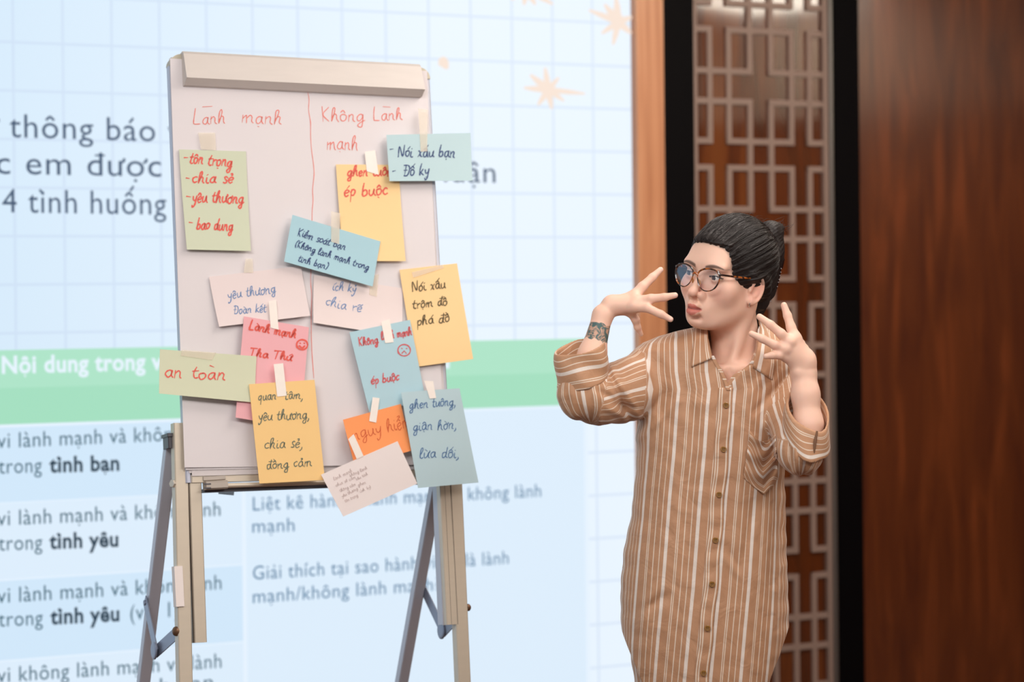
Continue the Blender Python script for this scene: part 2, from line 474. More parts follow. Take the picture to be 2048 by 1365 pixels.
# level index: 56->A0 ; 1297 -> C of period 4 (4*274 + 142 below A0)
pz = (zA - zLow) / (4 * 274 + 142)
lev = {'A': 0, 'B': 82, 'C': 142, 'D': 221}
S_ = [sx(x, 500) for x in VX]
bw = .0095
bars = []
def hbar(i, j, z): bars.append((S_[i] - bw, S_[j] + bw, z - bw, z + bw))
def vbar(i, zt, zb): bars.append((S_[i] - bw, S_[i] + bw, zb - bw, zt + bw))
for k in range(-3, 8):
    ZA, ZB, ZC, ZD = [zA - (274 * k + lev[q]) * pz for q in 'ABCD']
    ZN = zA - 274 * (k + 1) * pz
    if ZA > 2.85 or ZN < .05: continue
    for z in (ZA, ZD):
        hbar(0, 1, z); hbar(2, 5, z); hbar(6, 7, z)
    for z in (ZB, ZC):
        hbar(0, 3, z); hbar(4, 7, z)
    for i in (1, 2, 5, 6): vbar(i, ZA, ZD)
    for i in (3, 4): vbar(i, ZC, ZN - 82 * pz)
for b_ in bars:
    v, f = box(SO, SX, SN, UZ, b_[0], b_[1], -.022, -.010 - .0006 * rng.random(), max(b_[2], .03), min(b_[3], 2.88))
    obj('fret_bar', v, f, M_FRET, door)
for s_ in (S_[0], S_[7]):
    v, f = box(SO, SX, SN, UZ, s_ - .012, s_ + .008, -.024, -.006, .02, 2.89); obj('fret_stile', v, f, M_FRET, door)
v, f = box(SO, SX, SN, UZ, dS1 + .002, sx(1667, 500), -.06, .008, 0, 2.9, .002); obj('edge_strip', v, f, M_STEEL, door)
structure('trim_4', [box(SO, SX, SN, UZ, sx(1667, 500) + .001, sx(1717, 500), -.2, .012, 0, 2.9)], M_BLACK)
structure('wall_panel', [box(SO, SX, SN, UZ, sx(1717, 500) + .002, sR, -.2, -.004, 0, 2.9)], M_PANEL).name = 'trim_5'
# ------------------------------------------------------------------ flip chart easel
def rot3(a, b, c):
    Rz = np.array([[math.cos(a), -math.sin(a), 0], [math.sin(a), math.cos(a), 0], [0, 0, 1]])
    Rx = np.array([[1, 0, 0], [0, math.cos(b), -math.sin(b)], [0, math.sin(b), math.cos(b)]])
    Ry = np.array([[math.cos(c), 0, math.sin(c)], [0, 1, 0], [-math.sin(c), 0, math.cos(c)]])
    return Rz @ Rx @ Ry
RB = rot3(0.44575938, -0.15531117, 0.01746188)
BO = np.array([-0.4413435, 5.02940786, 1.52359789])
BX, BZ = RB[:, 0], RB[:, 2]
BN = -RB[:, 1]                      # towards the viewer
def bp(px, py, off=0.): return on_plane(px, py, BO + BN * off, BN)
def buv(px, py, off=0.):
    d = bp(np.asarray(px, float), np.asarray(py, float), off) - BO
    return d @ BX, d @ BZ
def bw3(u, v, off=0.):
    u = np.asarray(u, float); v = np.asarray(v, float)
    return BO + u[..., None] * BX + v[..., None] * BZ + np.asarray(off)[..., None] * BN if np.ndim(off) else BO + u[..., None] * BX + v[..., None] * BZ + off * BN

M_ALU = mat('satin_aluminium', (208, 196, 178), .38, .25, noise=.04, nscale=6, stretch=(1, 1, 12))
M_ALU2 = mat('cool_aluminium', (190, 192, 204), .36, .2)
M_BAR = mat('clamp_bar_ivory', (214, 206, 200), .5, noise=.05, nscale=14, stretch=(1, 1, 6))
M_CORNER = mat('corner_plastic', (196, 188, 168), .5)
M_BRKT = mat('dark_bracket', (78, 76, 82), .4, .2)
M_BRACE = mat('brace_steel', (140, 148, 168), .35, .4)
M_BOARD = mat('board_white', (226, 220, 214), .35)
M_RUST = mat('rusty_bolt', (120, 88, 66), .45, .6)

u0, u1 = -.3, .312
v0, v1 = -.466, .462
easel = empty('flipchart_easel', bw3(0, 0, -.02) * np.array([1, 1, 0]))
tag(easel, 'aluminium flip chart easel leaning back in front of the glowing screen', 'easel')
def bbox(x0, x1, z0, z1, y0, y1, bev=0.): # in board space, y = off towards viewer
    return box(BO, BX, BN, BZ, x0, x1, y0, y1, z0, z1, bev)
def eobj(name, parts, m, parent=None, smooth=False, label=None):
    v, f = join(parts if isinstance(parts, list) else [parts])
    o = obj(name, v, f, m, parent or easel, smooth)
    if label: o['label'] = label
    return o
TB = .024
eobj('board', bbox(u0 + .006, u1 - .006, v0 + .006, v1 - .006, -TB + .004, -.004), M_BOARD)
eobj('frame_rail', bbox(u0, u0 + .012, v0, v1 - .025, -TB, 0, .003), mat('frame_rail_screen_blue', (190, 194, 210), .35, .2))  # blue reflection of the screen painted into the left rail's colour
eobj('frame_rail', bbox(u1 - .012, u1, v0, v1 - .025, -TB, 0, .003), M_ALU2)
eobj('frame_rail', bbox(u0 + .025, u1 - .025, v1 - .012, v1, -TB, 0, .002), M_ALU)
eobj('frame_rail', bbox(u0 + .012, u1 - .012, v0, v0 + .016, -TB, 0, .002), M_ALU)
def corner(uc, vc, sgn):
    V, F = [], []
    n = 10; ro, ri = .026, .004
    ring = [(uc + sgn * ro * math.sin(t), vc - ro + ro * math.cos(t)) for t in np.linspace(0, math.pi / 2, n)]
    ring += [(uc + sgn * ri, vc - ro), (uc, vc - ro + ri)]
    for off in (-TB - .001, .003):
        V += [bw3(a, b, off) for a, b in ring]
    m_ = len(ring)
    F = [tuple(range(m_)), tuple(reversed(range(m_, 2 * m_)))] + [(i, m_ + i, m_ + (i + 1) % m_, (i + 1) % m_) for i in range(m_)]
    return V, F
eobj('corner_cap', corner(u0 + .026, v1, -1), M_CORNER)
eobj('corner_cap', corner(u1 - .026, v1, 1), M_CORNER)
# clamp bar: wedge profile along u
ua, va = buv(367, 106, .02); ub, vb = buv(842, 131, .02)
ua, ub = float(ua), float(ub)
prof = [(float(va) + .004, -.006), (float(va) + .006, .012), (float(va) - .001, .020), (float(va) - .058, .036), (float(va) - .070, .016), (float(va) - .071, .006)]
V = [bw3(ua, z, y) for z, y in prof] + [bw3(ub, z, y) for z, y in prof]
n6 = len(prof)
eobj('clamp_bar', (V, [tuple(range(n6)), tuple(reversed(range(n6, 2 * n6)))] + [(i, n6 + i, n6 + (i + 1) % n6, (i + 1) % n6) for i in range(n6)]), M_BAR)
for xa, xb, yy in ((440, 472, 103), (727, 757, 119)):
    p, q = buv(xa, yy), buv(xb, yy)
    eobj('top_clip', bbox(float(p[0]), float(q[0]), v1 - .002, v1 + .006, -.02, -.003, .001), M_ALU2)

def leg_pts(ax, ay, bx_, by_, off=0.):
    """board-plane line through two photo points, run down to the floor"""
    a = bp(ax, ay, off); b = bp(bx_, by_, off)
    t = (a[2] - .015) / (a[2] - b[2])
    return a, a + (b - a) * t
def bar_along(a, b, wdir, w0, w1, ddir, d0, d1, bev=.002):
    """prism from a to b, cross-section w0..w1 along wdir and d0..d1 along ddir"""
    ax = b - a; L_ = np.linalg.norm(ax); ax = ax / L_
    w = wdir - ax * (wdir @ ax); w /= np.linalg.norm(w)
    d = np.cross(ax, w); d = d if d @ ddir > 0 else -d
    return box(a, w, d, ax, w0, w1, d0, d1, 0, L_, bev)
# front legs (outer) and the fixed inner channels
for side, (lx0, lx1) in (('l', ((352, 376, 960), (357, 388, 1362))), ('r', ((906, 921, 980), (919, 941, 1362)))):
    a, b = leg_pts((lx0[0] + lx0[1]) / 2, lx0[2], (lx1[0] + lx1[1]) / 2, lx1[2], -.004)
    a = a - (b - a) / np.linalg.norm(b - a) * .12
    leg = eobj('front_leg', bar_along(a, b, BX, -.0150, .0145, BN, -.026, 0.0), M_ALU)
    eobj('foot_cap', bar_along(b + (a - b) / np.linalg.norm(a - b) * .03, b, BX, -.0165, .0145, BN, -.028, .002), M_BRKT, leg)
a, b = bp(389, 930, -.004), bp(401, 1286, -.004)
eobj('leg_channel', bar_along(a, b, BX, -.0125, .0145, BN, -.022, 0.0), M_ALU)
eobj('channel_groove', bar_along(a, b, BX, -.0135, -.0128, BN, -.010, .0005, .0001), mat('groove_shadow_grey', (120, 108, 96), .6), None)
a, b = bp(889, 930, -.004), bp(905, 1250, -.004)
eobj('leg_channel', bar_along(a, b, BX, -.0135, .0125, BN, -.022, 0.0), M_ALU)
eobj('channel_groove', bar_along(a, b, BX, -.0025, -.0018, BN, -.010, .0005, .0001), mat('groove_shadow_grey'), None)
eobj('channel_groove', bar_along(a, b, BX, .0122, .0135, BN, -.010, .0005, .0001), mat('groove_shadow_grey'), None)
a, b = bp(878, 930, -.02), bp(891, 1250, -.02)
eobj('channel_lip', bar_along(a, b, BX, -.006, .004, BN, -.03, 0.0), M_ALU2)

# rear legs with brackets
back = -np.array([BN[0], BN[1], 0]); back /= np.linalg.norm(back)
def rear(top_px, mid_px, topoff):
    a = bp(*top_px, topoff)
    # leg runs in the vertical plane spanned by 'back' and down; choose its slope so it passes mid_px
    best = None
    for s in np.linspace(.1, .9, 321):
        e = np.array([a[0], a[1], 0]) + back * s; e[2] = .015
        t = np.linspace(0, 1, 400)[:, None]; q = a + (e - a) * t
        dd = q - CAM; X = 1024 + FPX * (dd @ CX) / dd[:, 1]; Yp = HOR - FPX * (dd @ CY) / dd[:, 1]
        x = np.interp(mid_px[1], Yp, X)
        if best is None or abs(x - mid_px[0]) < best[0]: best = (abs(x - mid_px[0]), s, e)
    return a, best[2]
ra, rb = rear((343, 880), (288, 1355), -.045)
rl = eobj('rear_leg', bar_along(ra, rb, BX, -.0125, .0125, BN, -.012, .012), M_ALU2)
eobj('foot_cap', bar_along(rb + (ra - rb) * .03, rb, BX, -.0145, .0145, BN, -.014, .014), M_BRKT, rl)
sa, sb = rear((884, 905), (805, 1355), -.045)
rr = eobj('rear_leg', bar_along(sa, sb, BX, -.0125, .0125, BN, -.012, .012), M_ALU2)
eobj('foot_cap', bar_along(sb + (sa - sb) * .03, sb, BX, -.0145, .0145, BN, -.014, .014), M_BRKT, rr)
for (x0, y0) in ((350, 868), (880, 868)):
    uu, vv = buv(x0, y0, -.02); uu, vv = float(uu), float(vv)
    eobj('hinge_bracket', [bbox(uu - .016, uu + .010, vv - .030, vv, -.058, -.018, .002), bbox(uu - .018, uu + .012, vv - .006, vv + .001, -.062, -.014, .001)], M_BRKT)
# braces: A on rear leg, B elbow, C on the front leg
def along(a, b, py):
    t = np.linspace(0, 1, 800)[:, None]; q = a + (b - a) * t
    dd = q - CAM; Yp = HOR - FPX * (dd @ CY) / dd[:, 1]
    return q[np.argmin(abs(Yp - py))]
def flat_bar(a, b, w, th, nrm):
    ax = b - a; L_ = np.linalg.norm(ax); ax /= L_
    wd = np.cross(ax, nrm); wd /= np.linalg.norm(wd)
    return box(a, wd, nrm, ax, -w, w, -th, th, -w * .6, L_ + w * .6, w * .5 if False else 0)
def at_depth(px, py, y): return P(px, py, y)
for side, A, Bp, Cp in (('l', along(ra, rb, 1206), (312, 1302), (362, 1262)), ('r', along(sa, sb, 1180), (886, 1262), (908, 1240))):
    A = A + (-BX * .016 if side == 'l' else BX * .014)
    Cc = bp(*Cp, -.02) + (-BX * .004 if side == 'l' else 0)
    Bc = at_depth(*Bp, (A[1] + Cc[1]) / 2 + .0)
    br = empty('folding_brace', A); br.parent = easel; br.location = A - parent_mat(easel)
    wd = BX
    eobj('brace_arm', flat_bar(A, Bc, .0135, .0012, wd), M_BRACE, br)
    eobj('brace_arm', flat_bar(Bc + wd * .003, Cc, .0135, .0012, wd), M_BRACE, br)
    eobj('rivet', disc(Bc - wd * .003, -wd * (1 if side == 'l' else 1) + BN * .01, .019, .004), M_BRACE, br, True)
    eobj('rivet', disc(A - wd * .001, -wd, .006, .003), M_BRACE, br, True)
c = bp(331, 1263 if False else 1262, -.018)
eobj('bolt', disc(bp(361, 1263, -.014) - BX * .008, -BX + BN * .6, .010, .005, dome=.003), M_RUST, None, True, 'rusty brown bolt head')
eobj('bolt', disc(bp(934, 1216, -.018), BX + BN * .1, .008, .006, dome=.003), M_RUST, None, True, 'rusty brown bolt head')
eobj('nut', disc(bp(351, 968, -.012) - BX * .004, -BX + BN * .5, .009, .006, 6), mat('zinc_nut', (214, 204, 190), .35, .6))
# tray rod
eobj('tray_rod', [tube([bp(450, 972, .012), bp(880, 958, .012)], .0052, 14)], M_ALU, None, True)
eobj('tray_strip', [bar_along(bp(408, 984, -.004), bp(870, 966, -.004), BZ, -.002, .006, BN, -.016, .004, .001)], M_BRKT)
a, b = bp(409, 973, .006), bp(452, 971, .006)
eobj('rod_fitting', [bar_along(a, b, BZ, -.0085, .0095, BN, -.012, .014, .003), bar_along(bp(406, 960, 0), bp(450, 957, 0), BZ, -.003, .006, BN, -.01, .004, .001)], mat('fitting_grey', (176, 166, 156), .4, .3))
for dy in (-4, 4):
    eobj('fitting_slot', bar_along(bp(409, 973 + dy, .0205), bp(422, 972.5 + dy, .0205), BZ, -.0015, .0015, BN, -.002, .0004, .0002), M_BRKT)
# masking tape scrap on the left leg
eobj('tape_scrap', [bar_along(bp(357, 1133, -.001), bp(361, 1214, -.001), BX, -.0095, .0085, BN, -.018, .0008, .0002)], mat('old_tape', (240, 230, 226), .6), None, False, 'whitish strip of old tape')
eobj('tape_scrap', [bar_along(P(437, 985, 5.02), P(468, 988, 5.02), UZ, -.004, .006, BN, -.0003, .0003, 0.)], mat('clear_tape', (188, 208, 226), .3), None, False, 'torn bit of clear tape')

# ------------------------------------------------------------------ paper pad
M_PAPER = mat('pad_paper', (224, 218, 220), .75)
M_PAPER2 = mat('pad_paper_edge', (214, 207, 207), .75)
pad = empty('paper_pad', bw3(0, -.3, .002))
tag(pad, 'white flip chart pad with red handwriting, clamped to the aluminium easel', 'paper pad')
def bil(q, u, v):
    q = np.asarray(q, float)
    u = u[:, None]; v = v[:, None]
    return q[0] * (1 - u) * (1 - v) + q[1] * u * (1 - v) + q[2] * u * v + q[3] * (1 - u) * v
def sheet(name, quad, off, curl, m, parent, nu=10, nv=14, wav=0.):
    uvq = np.array([np.array(buv(x, y, off)) for x, y in quad])
    def fn(u, v):
        p = bil(uvq, u, v)
        lift = off + curl * np.clip(v, 0, 1) ** 2.2 + wav * np.sin(u * 7 + v * 3) * v
        return bw3(p[:, 0], p[:, 1], lift)
    V, F = grid_slab(fn, nu, nv, -BN * .0005)
    return obj(name, V, F, m, parent, True)
sheet('under_sheet', [(342, 118), (852, 142), (897, 935), (378, 947)], .0010, .0005, M_PAPER2, pad)
sheet('under_sheet', [(346, 119), (848, 142), (890, 938), (384, 953)], .0022, .0005, M_PAPER2, pad)
sheet('under_sheet', [(343, 118), (851, 142), (893, 930), (371, 941)], .0034, .0012, M_PAPER, pad)
PADQ = [(340, 117), (854, 142), (889, 930), (368, 936)]
sheet('top_sheet', PADQ, .0050, .004, M_PAPER, pad, 16, 24, .0016)
PADUV = np.array([np.array(buv(x, y, .005)) for x, y in PADQ])

# ------------------------------------------------------------------ handwriting: a single-stroke alphabet
G = {
 'a': (9, '7 8 5 10 2 8 1 4 2 1 4 0 6 3 7 9|7 10 7 3 9 0'), 'b': (8, '2 19 1 9 1 1 3 0 6 2 6 7 4 9 1 6'), 'c': (7, '6 9 4 10 1 7 1 3 3 0 6 2'),
 'd': (9, '7 8 5 10 2 8 1 4 2 1 4 0 6 3 7 9|8 19 7 9 7 3 9 0'), 'e': (7, '1 5 5 6 6 8 4 10 1 7 1 3 3 0 6 2'), 'g': (9, '7 8 5 10 2 8 1 4 3 1 6 4 7 10|7 10 7 0 6 -7 3 -8 2 -5 5 -1 9 2'),
 'h': (9, '1 1 4 14 4 19 2 17 1 9 1 0|1 5 4 10 6 9 6 3 8 0'), 'i': (4, '1 9 1 2 3 0 4 1'), 'k': (8, '2 19 1 9 1 0|6 10 2 5 4 3 7 0'), 'l': (5, '1 4 4 15 3 19 1 16 1 3 3 0 5 2'),
 'm': (13, '1 10 1 0|1 6 4 10 5 8 5 0|5 6 8 10 10 8 10 2 12 0'), 'n': (9, '1 10 1 0|1 6 4 10 6 8 6 2 8 0'), 'o': (8, '4 10 1 8 1 3 3 0 6 2 7 7 5 10 3 9'), 'p': (8, '2 10 1 -8|1 6 4 10 7 8 6 3 4 1 2 2'),
 'q': (9, '7 8 5 10 2 8 1 4 3 1 6 4 7 10|7 10 6 -8'), 'r': (7, '1 10 2 0|2 6 4 9 6 9'), 's': (6, '6 9 4 11 2 9 3 6 5 4 5 1 3 0 1 1'), 't': (6, '3 16 2 8 2 2 4 0 6 1|0 10 6 11'),
 'u': (9, '1 9 1 3 3 0 6 3 7 9|7 10 7 3 9 0'), 'v': (7, '1 10 3 0 6 10'), 'x': (8, '1 9 3 9 5 1 7 0|7 10 1 0'), 'y': (8, '1 9 2 4 4 3 6 5 7 10|7 10 5 -4 2 -8 1 -5'),
 'L': (10, '2 21 1 12 1 2 2 0 8 0'), 'K': (10, '1 20 2 0|8 20 2 10 8 0'), 'N': (11, '1 0 1 18 8 1 9 20'), 'D': (10, '3 18 2 0|0 17 6 17 9 12 8 3 5 0 1 0'), 'T': (10, '0 18 10 19|5 18 4 0'), 'D-': (0, '0 9 5 9'), 'd-': (0, '4 15 10 15'),
 '-': (6, '1 6 5 6'), '(': (5, '4 20 1 12 2 2 4 -2'), ')': (5, '1 20 4 12 3 2 1 -2'), ',': (4, '2 1 2 -2 0 -5'), ' ': (7, ''),
}
def glyph_strokes(ch):
    base = unicodedata.normalize('NFD', ch)
    b, marks = base[0], base[1:]
    extra = []
    if ch in 'đĐ': b = 'd' if ch == 'đ' else 'D'; extra = ['d-' if ch == 'đ' else 'D-']
    adv, s = G[b]
    out = []
    for src in [s] + [G[e][1] for e in extra]:
        for st in src.split('|'):
            if st.strip():
                q = np.array([float(t) for t in st.split()]).reshape(-1, 2); out.append(q)
    cx = adv / 2 - .5; top = 12.0
    if '\u0302' in marks: out.append(np.array([[cx - 2.5, 12], [cx, 15], [cx + 2.5, 12.]])); top = 15.5
    if '\u031b' in marks: out.append(np.array([[adv - 2, 9.], [adv - .3, 10.5], [adv - .6, 13.]]))
    if '\u0300' in marks: out.append(np.array([[cx - 2, top + 3], [cx + 1.5, top]]))
    if '\u0301' in marks: out.append(np.array([[cx + .5, top], [cx + 3.5, top + 4.]]))
    if '\u0303' in marks: out.append(np.array([[cx - 3, top], [cx - 1, top + 2], [cx + 1, top + .5], [cx + 3, top + 2.5]]))
    if '\u0309' in marks: out.append(np.array([[cx, top + 3.5], [cx + 2, top + 4], [cx + 2, top + 2], [cx + .6, top + .5]]))
    if '\u0304' in marks: out.append(np.array([[cx - 3, top + 2.], [cx + 3, top + 2.]]))
    if '\u0323' in marks: out.append(np.array([[cx - .3, -3.2], [cx + .5, -3.6]]))
    if b == 'i' and not marks: out.append(np.array([[1.2, 13.4], [1.8, 13.9]]))
    return adv, out
def smooth(q, n=5):
    if len(q) < 3: return q
    e = np.vstack([2 * q[0] - q[1], q, 2 * q[-1] - q[-2]]); out = []
    for i in range(1, len(e) - 2):
        p0, p1, p2, p3 = e[i - 1:i + 3]
        for t in np.linspace(0, 1, n, endpoint=False):
            out.append(.5 * ((2 * p1) + (p2 - p0) * t + (2 * p0 - 5 * p1 + 4 * p2 - p3) * t * t + (3 * p1 - p0 - 3 * p2 + p3) * t ** 3))
    out.append(q[-1]); return np.array(out)
class Strokes(list):
    words = ()
def ink_words(ls):
    return [[q for q, w in zip(ls, ls.words) if w == k] for k in sorted(set(ls.words))]
def ink_lines(text, x0, y0, x1, y1, xh, slant=.12, jit=.25, seed=0):
    """strokes in photo pixels for text whose baseline runs (x0,y0)-(x1,y1)"""
    r = np.random.default_rng(seed + len(text) * 13 + int(x0))
    adv = 0; items = []; wid = []; w_ = 0
    for ch in text:
        if ch == ' ': w_ += 1
        a, st = glyph_strokes(ch)
        dy = r.normal(0, .5)
        for s in st:
            q = s + r.normal(0, jit, s.shape); q[:, 0] += adv; q[:, 1] += dy; items.append(q); wid.append(w_)
        adv += a + (0 if ch == ' ' else .6)
    L = math.hypot(x1 - x0, y1 - y0); k = L / adv; ky = xh / 10
    ex = np.array([x1 - x0, y1 - y0]) / L; ey = np.array([ex[1], -ex[0]])
    out = Strokes()
    out.words = wid
    for q in items:
        q = smooth(q)
        X = q[:, 0] * k + q[:, 1] * ky * slant; Yv = q[:, 1] * ky
        out.append(np.array([x0, y0]) + X[:, None] * ex + Yv[:, None] * ey)
    return out
def ink_mesh(lines, w, surf, name, m, parent):
    """ribbons w pixels wide laid on a surface given by surf(px, py) -> points"""
    V, F, n = [], [], 0
    r = np.random.default_rng(3)
    for q in lines:
        if len(q) < 2: continue
        d = np.gradient(q, axis=0); d /= (np.linalg.norm(d, axis=1)[:, None] + 1e-9)
        q = q.copy(); q[0] -= d[0] * w * .3; q[-1] += d[-1] * w * .3
        nn = np.stack([-d[:, 1], d[:, 0]], 1); ww = w * (.45 + .06 * r.normal(size=len(q)))[:, None]
        ww[0] *= .7; ww[-1] *= .6
        A = q + nn * ww; B = q - nn * ww; m_ = len(q)
        V.append(A); V.append(B)
        F += [(n + i, n + i + 1, n + m_ + i + 1, n + m_ + i) for i in range(m_ - 1)]; n += 2 * m_
    V = np.concatenate(V)
    return obj(name, surf(V[:, 0], V[:, 1]), F, m, parent)

INK_RED = mat('ink_red', (226, 88, 74), .5); INK_THIN = mat('ink_red_thin', (232, 122, 108), .5)
INK_NAVY = mat('ink_navy', (38, 66, 118), .5); INK_BLUE = mat('ink_blue', (104, 136, 184), .5); INK_BLK = mat('ink_brown_black', (88, 72, 40), .5)
INK_GRN = mat('ink_grey_green', (98, 108, 92), .5); INK_ORG = mat('ink_dark_orange', (214, 92, 44), .5); INK_MID = mat('ink_mid_blue', (84, 122, 168), .5)
INK_PENCIL = mat('ink_faint_pencil', (214, 198, 195), .7)
def padsurf(px, py):
    # invert position on the sheet approximately for the same curl
    u, v = buv(px, py, .005)
    vv = np.clip((PADUV[0, 1] - v) / (PADUV[0, 1] - PADUV[3, 1]), 0, 1); uu = np.clip((u - PADUV[0, 0]) / (PADUV[1, 0] - PADUV[0, 0]), 0, 1)
    return bw3(u, v, .0058 + .004 * vv ** 2.2 + .0016 * np.sin(uu * 7 + vv * 3) * vv)
for txt, mac in ((("Lanh", 386, 247, 452, 249, 14.5, .0), (405, 214, 424, 213.)), (("mạnh", 483, 246, 565, 250, 15, .05), None), (("Không", 643, 243, 730, 242, 14.5, .0), None),
                 (("Lanh", 746, 240, 806, 240, 13, .0), (766, 213.5, 780, 214.5)), (("mạnh", 653, 300, 717, 300, 15, .05), None)):
    lines = list(ink_lines(*txt, seed=1)) + ([np.array([mac[:2], mac[2:]], float)] if mac else [])
    ink_mesh(lines, 1.9, padsurf, 'lettering', INK_THIN, pad)
zig = [(615, 183), (618, 200), (617, 220), (621, 245), (621, 270), (623, 300), (627, 330), (628, 350), (625, 380), (626, 400), (624, 425), (624, 470), (621, 560), (623, 590), (622, 640), (623, 700), (627, 757)]
ink_mesh([smooth(np.array(zig, float), 3)], 1.3, padsurf, 'dividing_line', INK_THIN, pad)

# ------------------------------------------------------------------ cards taped to the pad
M_TAPE = mat('masking_tape', (246, 238, 230), .55, noise=.04, nscale=60)
M_TAPEC = mat('thin_tape', (244, 234, 216), .5, alpha=.36)
CARDS = []
def card(color, quad, off, label, texts=(), ink=None, tapes=(), curl=.006, w=2.2, wav=0., faces=(), bend=0.):
    q = np.array(quad, float)
    m = mat('card_%02d' % len(CARDS), color, .8)
    root_p = bp(q[:, 0].mean(), q[:, 1].mean(), off)
    uvq = np.array([np.array(buv(x, y, off)) for x, y in q])
    def lift(u, v): return off + curl * np.clip(v, 0, 1) ** 2 + wav * np.sin(3 * u + 2.5) * v + bend * np.clip(u - .5, 0, 1) ** 2
    def fn(u, v):
        p = bil(uvq, u, v); return bw3(p[:, 0], p[:, 1], lift(u, v))
    V, F = grid_slab(fn, 8, 10, -BN * .0004)
    root = empty('card', root_p)
    tag(root, label, 'card', 'cards taped to the flip chart')
    obj('sheet', V, F, m, root, True)
    ex = q[1] - q[0]; ey = q[3] - q[0]; inv = np.linalg.inv(np.stack([ex, ey], 1))
    def surf(px, py, extra=.0006):
        st = inv @ np.stack([np.asarray(px, float) - q[0, 0], np.asarray(py, float) - q[0, 1]])
        l = lift(np.clip(st[0], 0, 1), np.clip(st[1], 0, 1))
        u, v = buv(px, py, off)
        return bw3(u, v, l + extra)
    ls = []
    for t in texts:
        for wl in ink_words(ink_lines(*t, seed=len(CARDS))): ink_mesh(wl, w, surf, 'lettering', ink, root)
    for cx, cy, r, mood in faces:
        tt = np.linspace(0, 2 * math.pi, 22)
        ls.append(np.stack([cx + r * np.cos(tt), cy + r * .92 * np.sin(tt)], 1))
        ls.append(np.array([[cx - r * .4, cy - r * .3], [cx - r * .3, cy - r * .25]])); ls.append(np.array([[cx + r * .35, cy - r * .3], [cx + r * .45, cy - r * .25]]))
        if mood > 0: ls.append(smooth(np.array([[cx - r * .5, cy + r * .2], [cx, cy + r * .6], [cx + r * .5, cy + r * .2]])))
        else: ls.append(np.array([[cx - r * .35, cy + r * .5], [cx, cy + r * .1], [cx + r * .35, cy + r * .5]]))
    if ls: ink_mesh(ls, w, surf, 'drawn_face', ink, root)
    for tp in tapes:
        tq = np.array(tp[0], float); mt = M_TAPEC if len(tp) > 1 else M_TAPE
        def tf(u, v):
            p = bil(tq, u, v); return surf(p[:, 0], p[:, 1], .0012)
        Vt, Ft = grid_slab(tf, 2, 6, -BN * .0003)
        obj('tape', Vt, Ft, mt, root, True)
    CARDS.append(root)
    return root
# first the hidden / lower ones
card((206, 213, 188), [(358, 299), (492, 303), (499, 504), (371, 501)], .010,
     'tall green card with four red words, upper left of the pad', [("tôn trọng", 378, 326, 464, 335, 12.5), ("-", 365, 324, 376, 325, 14), ("chia sẻ", 383, 366, 467, 367, 12), ("-", 369, 365, 378, 366, 14),
      ("yêu thương", 383, 405, 487, 408, 12.5), ("-", 369, 402, 381, 403, 14), ("bao dung", 391, 459, 464, 463, 12), ("-", 373, 453, 385, 454, 14)], INK_RED,
     [([(396, 266), (430, 266), (432, 301), (402, 299)], 1)], curl=.010, w=3.4)
card((246, 212, 156), [(672, 329), (797, 330), (808, 524), (684, 524)], .010,
     'tall yellow card with two red words, upper right of the pad', [("ghen tuông", 694, 353, 796, 352, 11), ("ép buộc", 687, 394, 776, 390, 13)], INK_RED,
     [([(729, 304), (750, 301), (757, 350), (733, 343)],)], curl=.010, w=3.3)
card((232, 218, 216), [(628, 550), (806, 577), (802, 675), (624, 647)], .010,
     'very pale pink card below the tilted blue card, two blue words', [("ích kỷ", 664, 581, 712, 586, 9.5), ("chia rẽ", 649, 611, 722, 626, 10.5)], INK_BLUE,
     [([(741, 552), (757, 549), (753, 594), (738, 590)], 1)], curl=.009, w=2.0)
card((232, 218, 217), [(418, 554), (602, 532), (618, 633), (436, 655)], .011,
     'very pale pink card at left of middle, blue writing in two lines', [("yêu thương", 455, 599, 552, 586, 10.5), ("Đoàn kết", 466, 629, 531, 625, 9)], INK_BLUE,
     [([(491, 518), (505, 518), (506, 546), (487, 546)], 1)], curl=.008, w=2.0)
card((248, 212, 156), [(799, 540), (914, 527), (945, 719), (829, 735)], .013,
     'yellow card with three dark brown lines, overhanging the right edge of the pad', [("Nói xấu", 824, 584, 892, 576, 10.5), ("trộm đồ", 825, 618, 895, 611, 9.5), ("phá đồ", 833, 652, 900, 643, 10)], INK_BLK,
     [([(823, 545), (884, 530), (888, 536), (826, 556)], 1)], curl=.004, w=2.6)
card((238, 178, 184), [(488, 633), (618, 655), (600, 858), (470, 836)], .021,
     'rose pink card with red writing and a smiling face', [("Lành mạnh", 497, 659, 592, 677, 9), ("Tha Thứ", 498, 712, 584, 722, 8.5)], INK_RED,
     [([(537, 603), (552, 600), (557, 660), (541, 656)],)], curl=.004, w=4.0, faces=[(604, 690, 11, 1)])
card((170, 208, 220), [(585, 430), (761, 483), (744, 574), (567, 524)], .024,
     'light blue card tilted clockwise over the red line, navy writing', [("Kiểm soát bạn", 593, 471, 690, 501, 8), ("(Không lành mạnh trong", 588, 494, 736, 541, 7.2), ("tình bạn)", 594, 523, 654, 540, 7)], INK_NAVY,
     [([(662, 423), (680, 427), (678, 489), (662, 484)], 1)], curl=.004, w=2.3)
card((176, 210, 221), [(699, 665), (820, 640), (851, 802), (738, 826)], .024,
     'light blue card with red writing and a sad face', [("Không", 717, 693, 757, 687, 8.5), ("lành", 763, 681, 789, 676, 8.5), ("mạnh", 794, 676, 824, 670, 8.5), ("ép buộc", 742, 770, 799, 760, 9.5)], mat('ink_dusky_red', (206, 92, 96), .5),
     [([(762, 644), (779, 639), (787, 685), (770, 687)],)], curl=.003, w=3.0, faces=[(808, 701, 12.5, -1)])
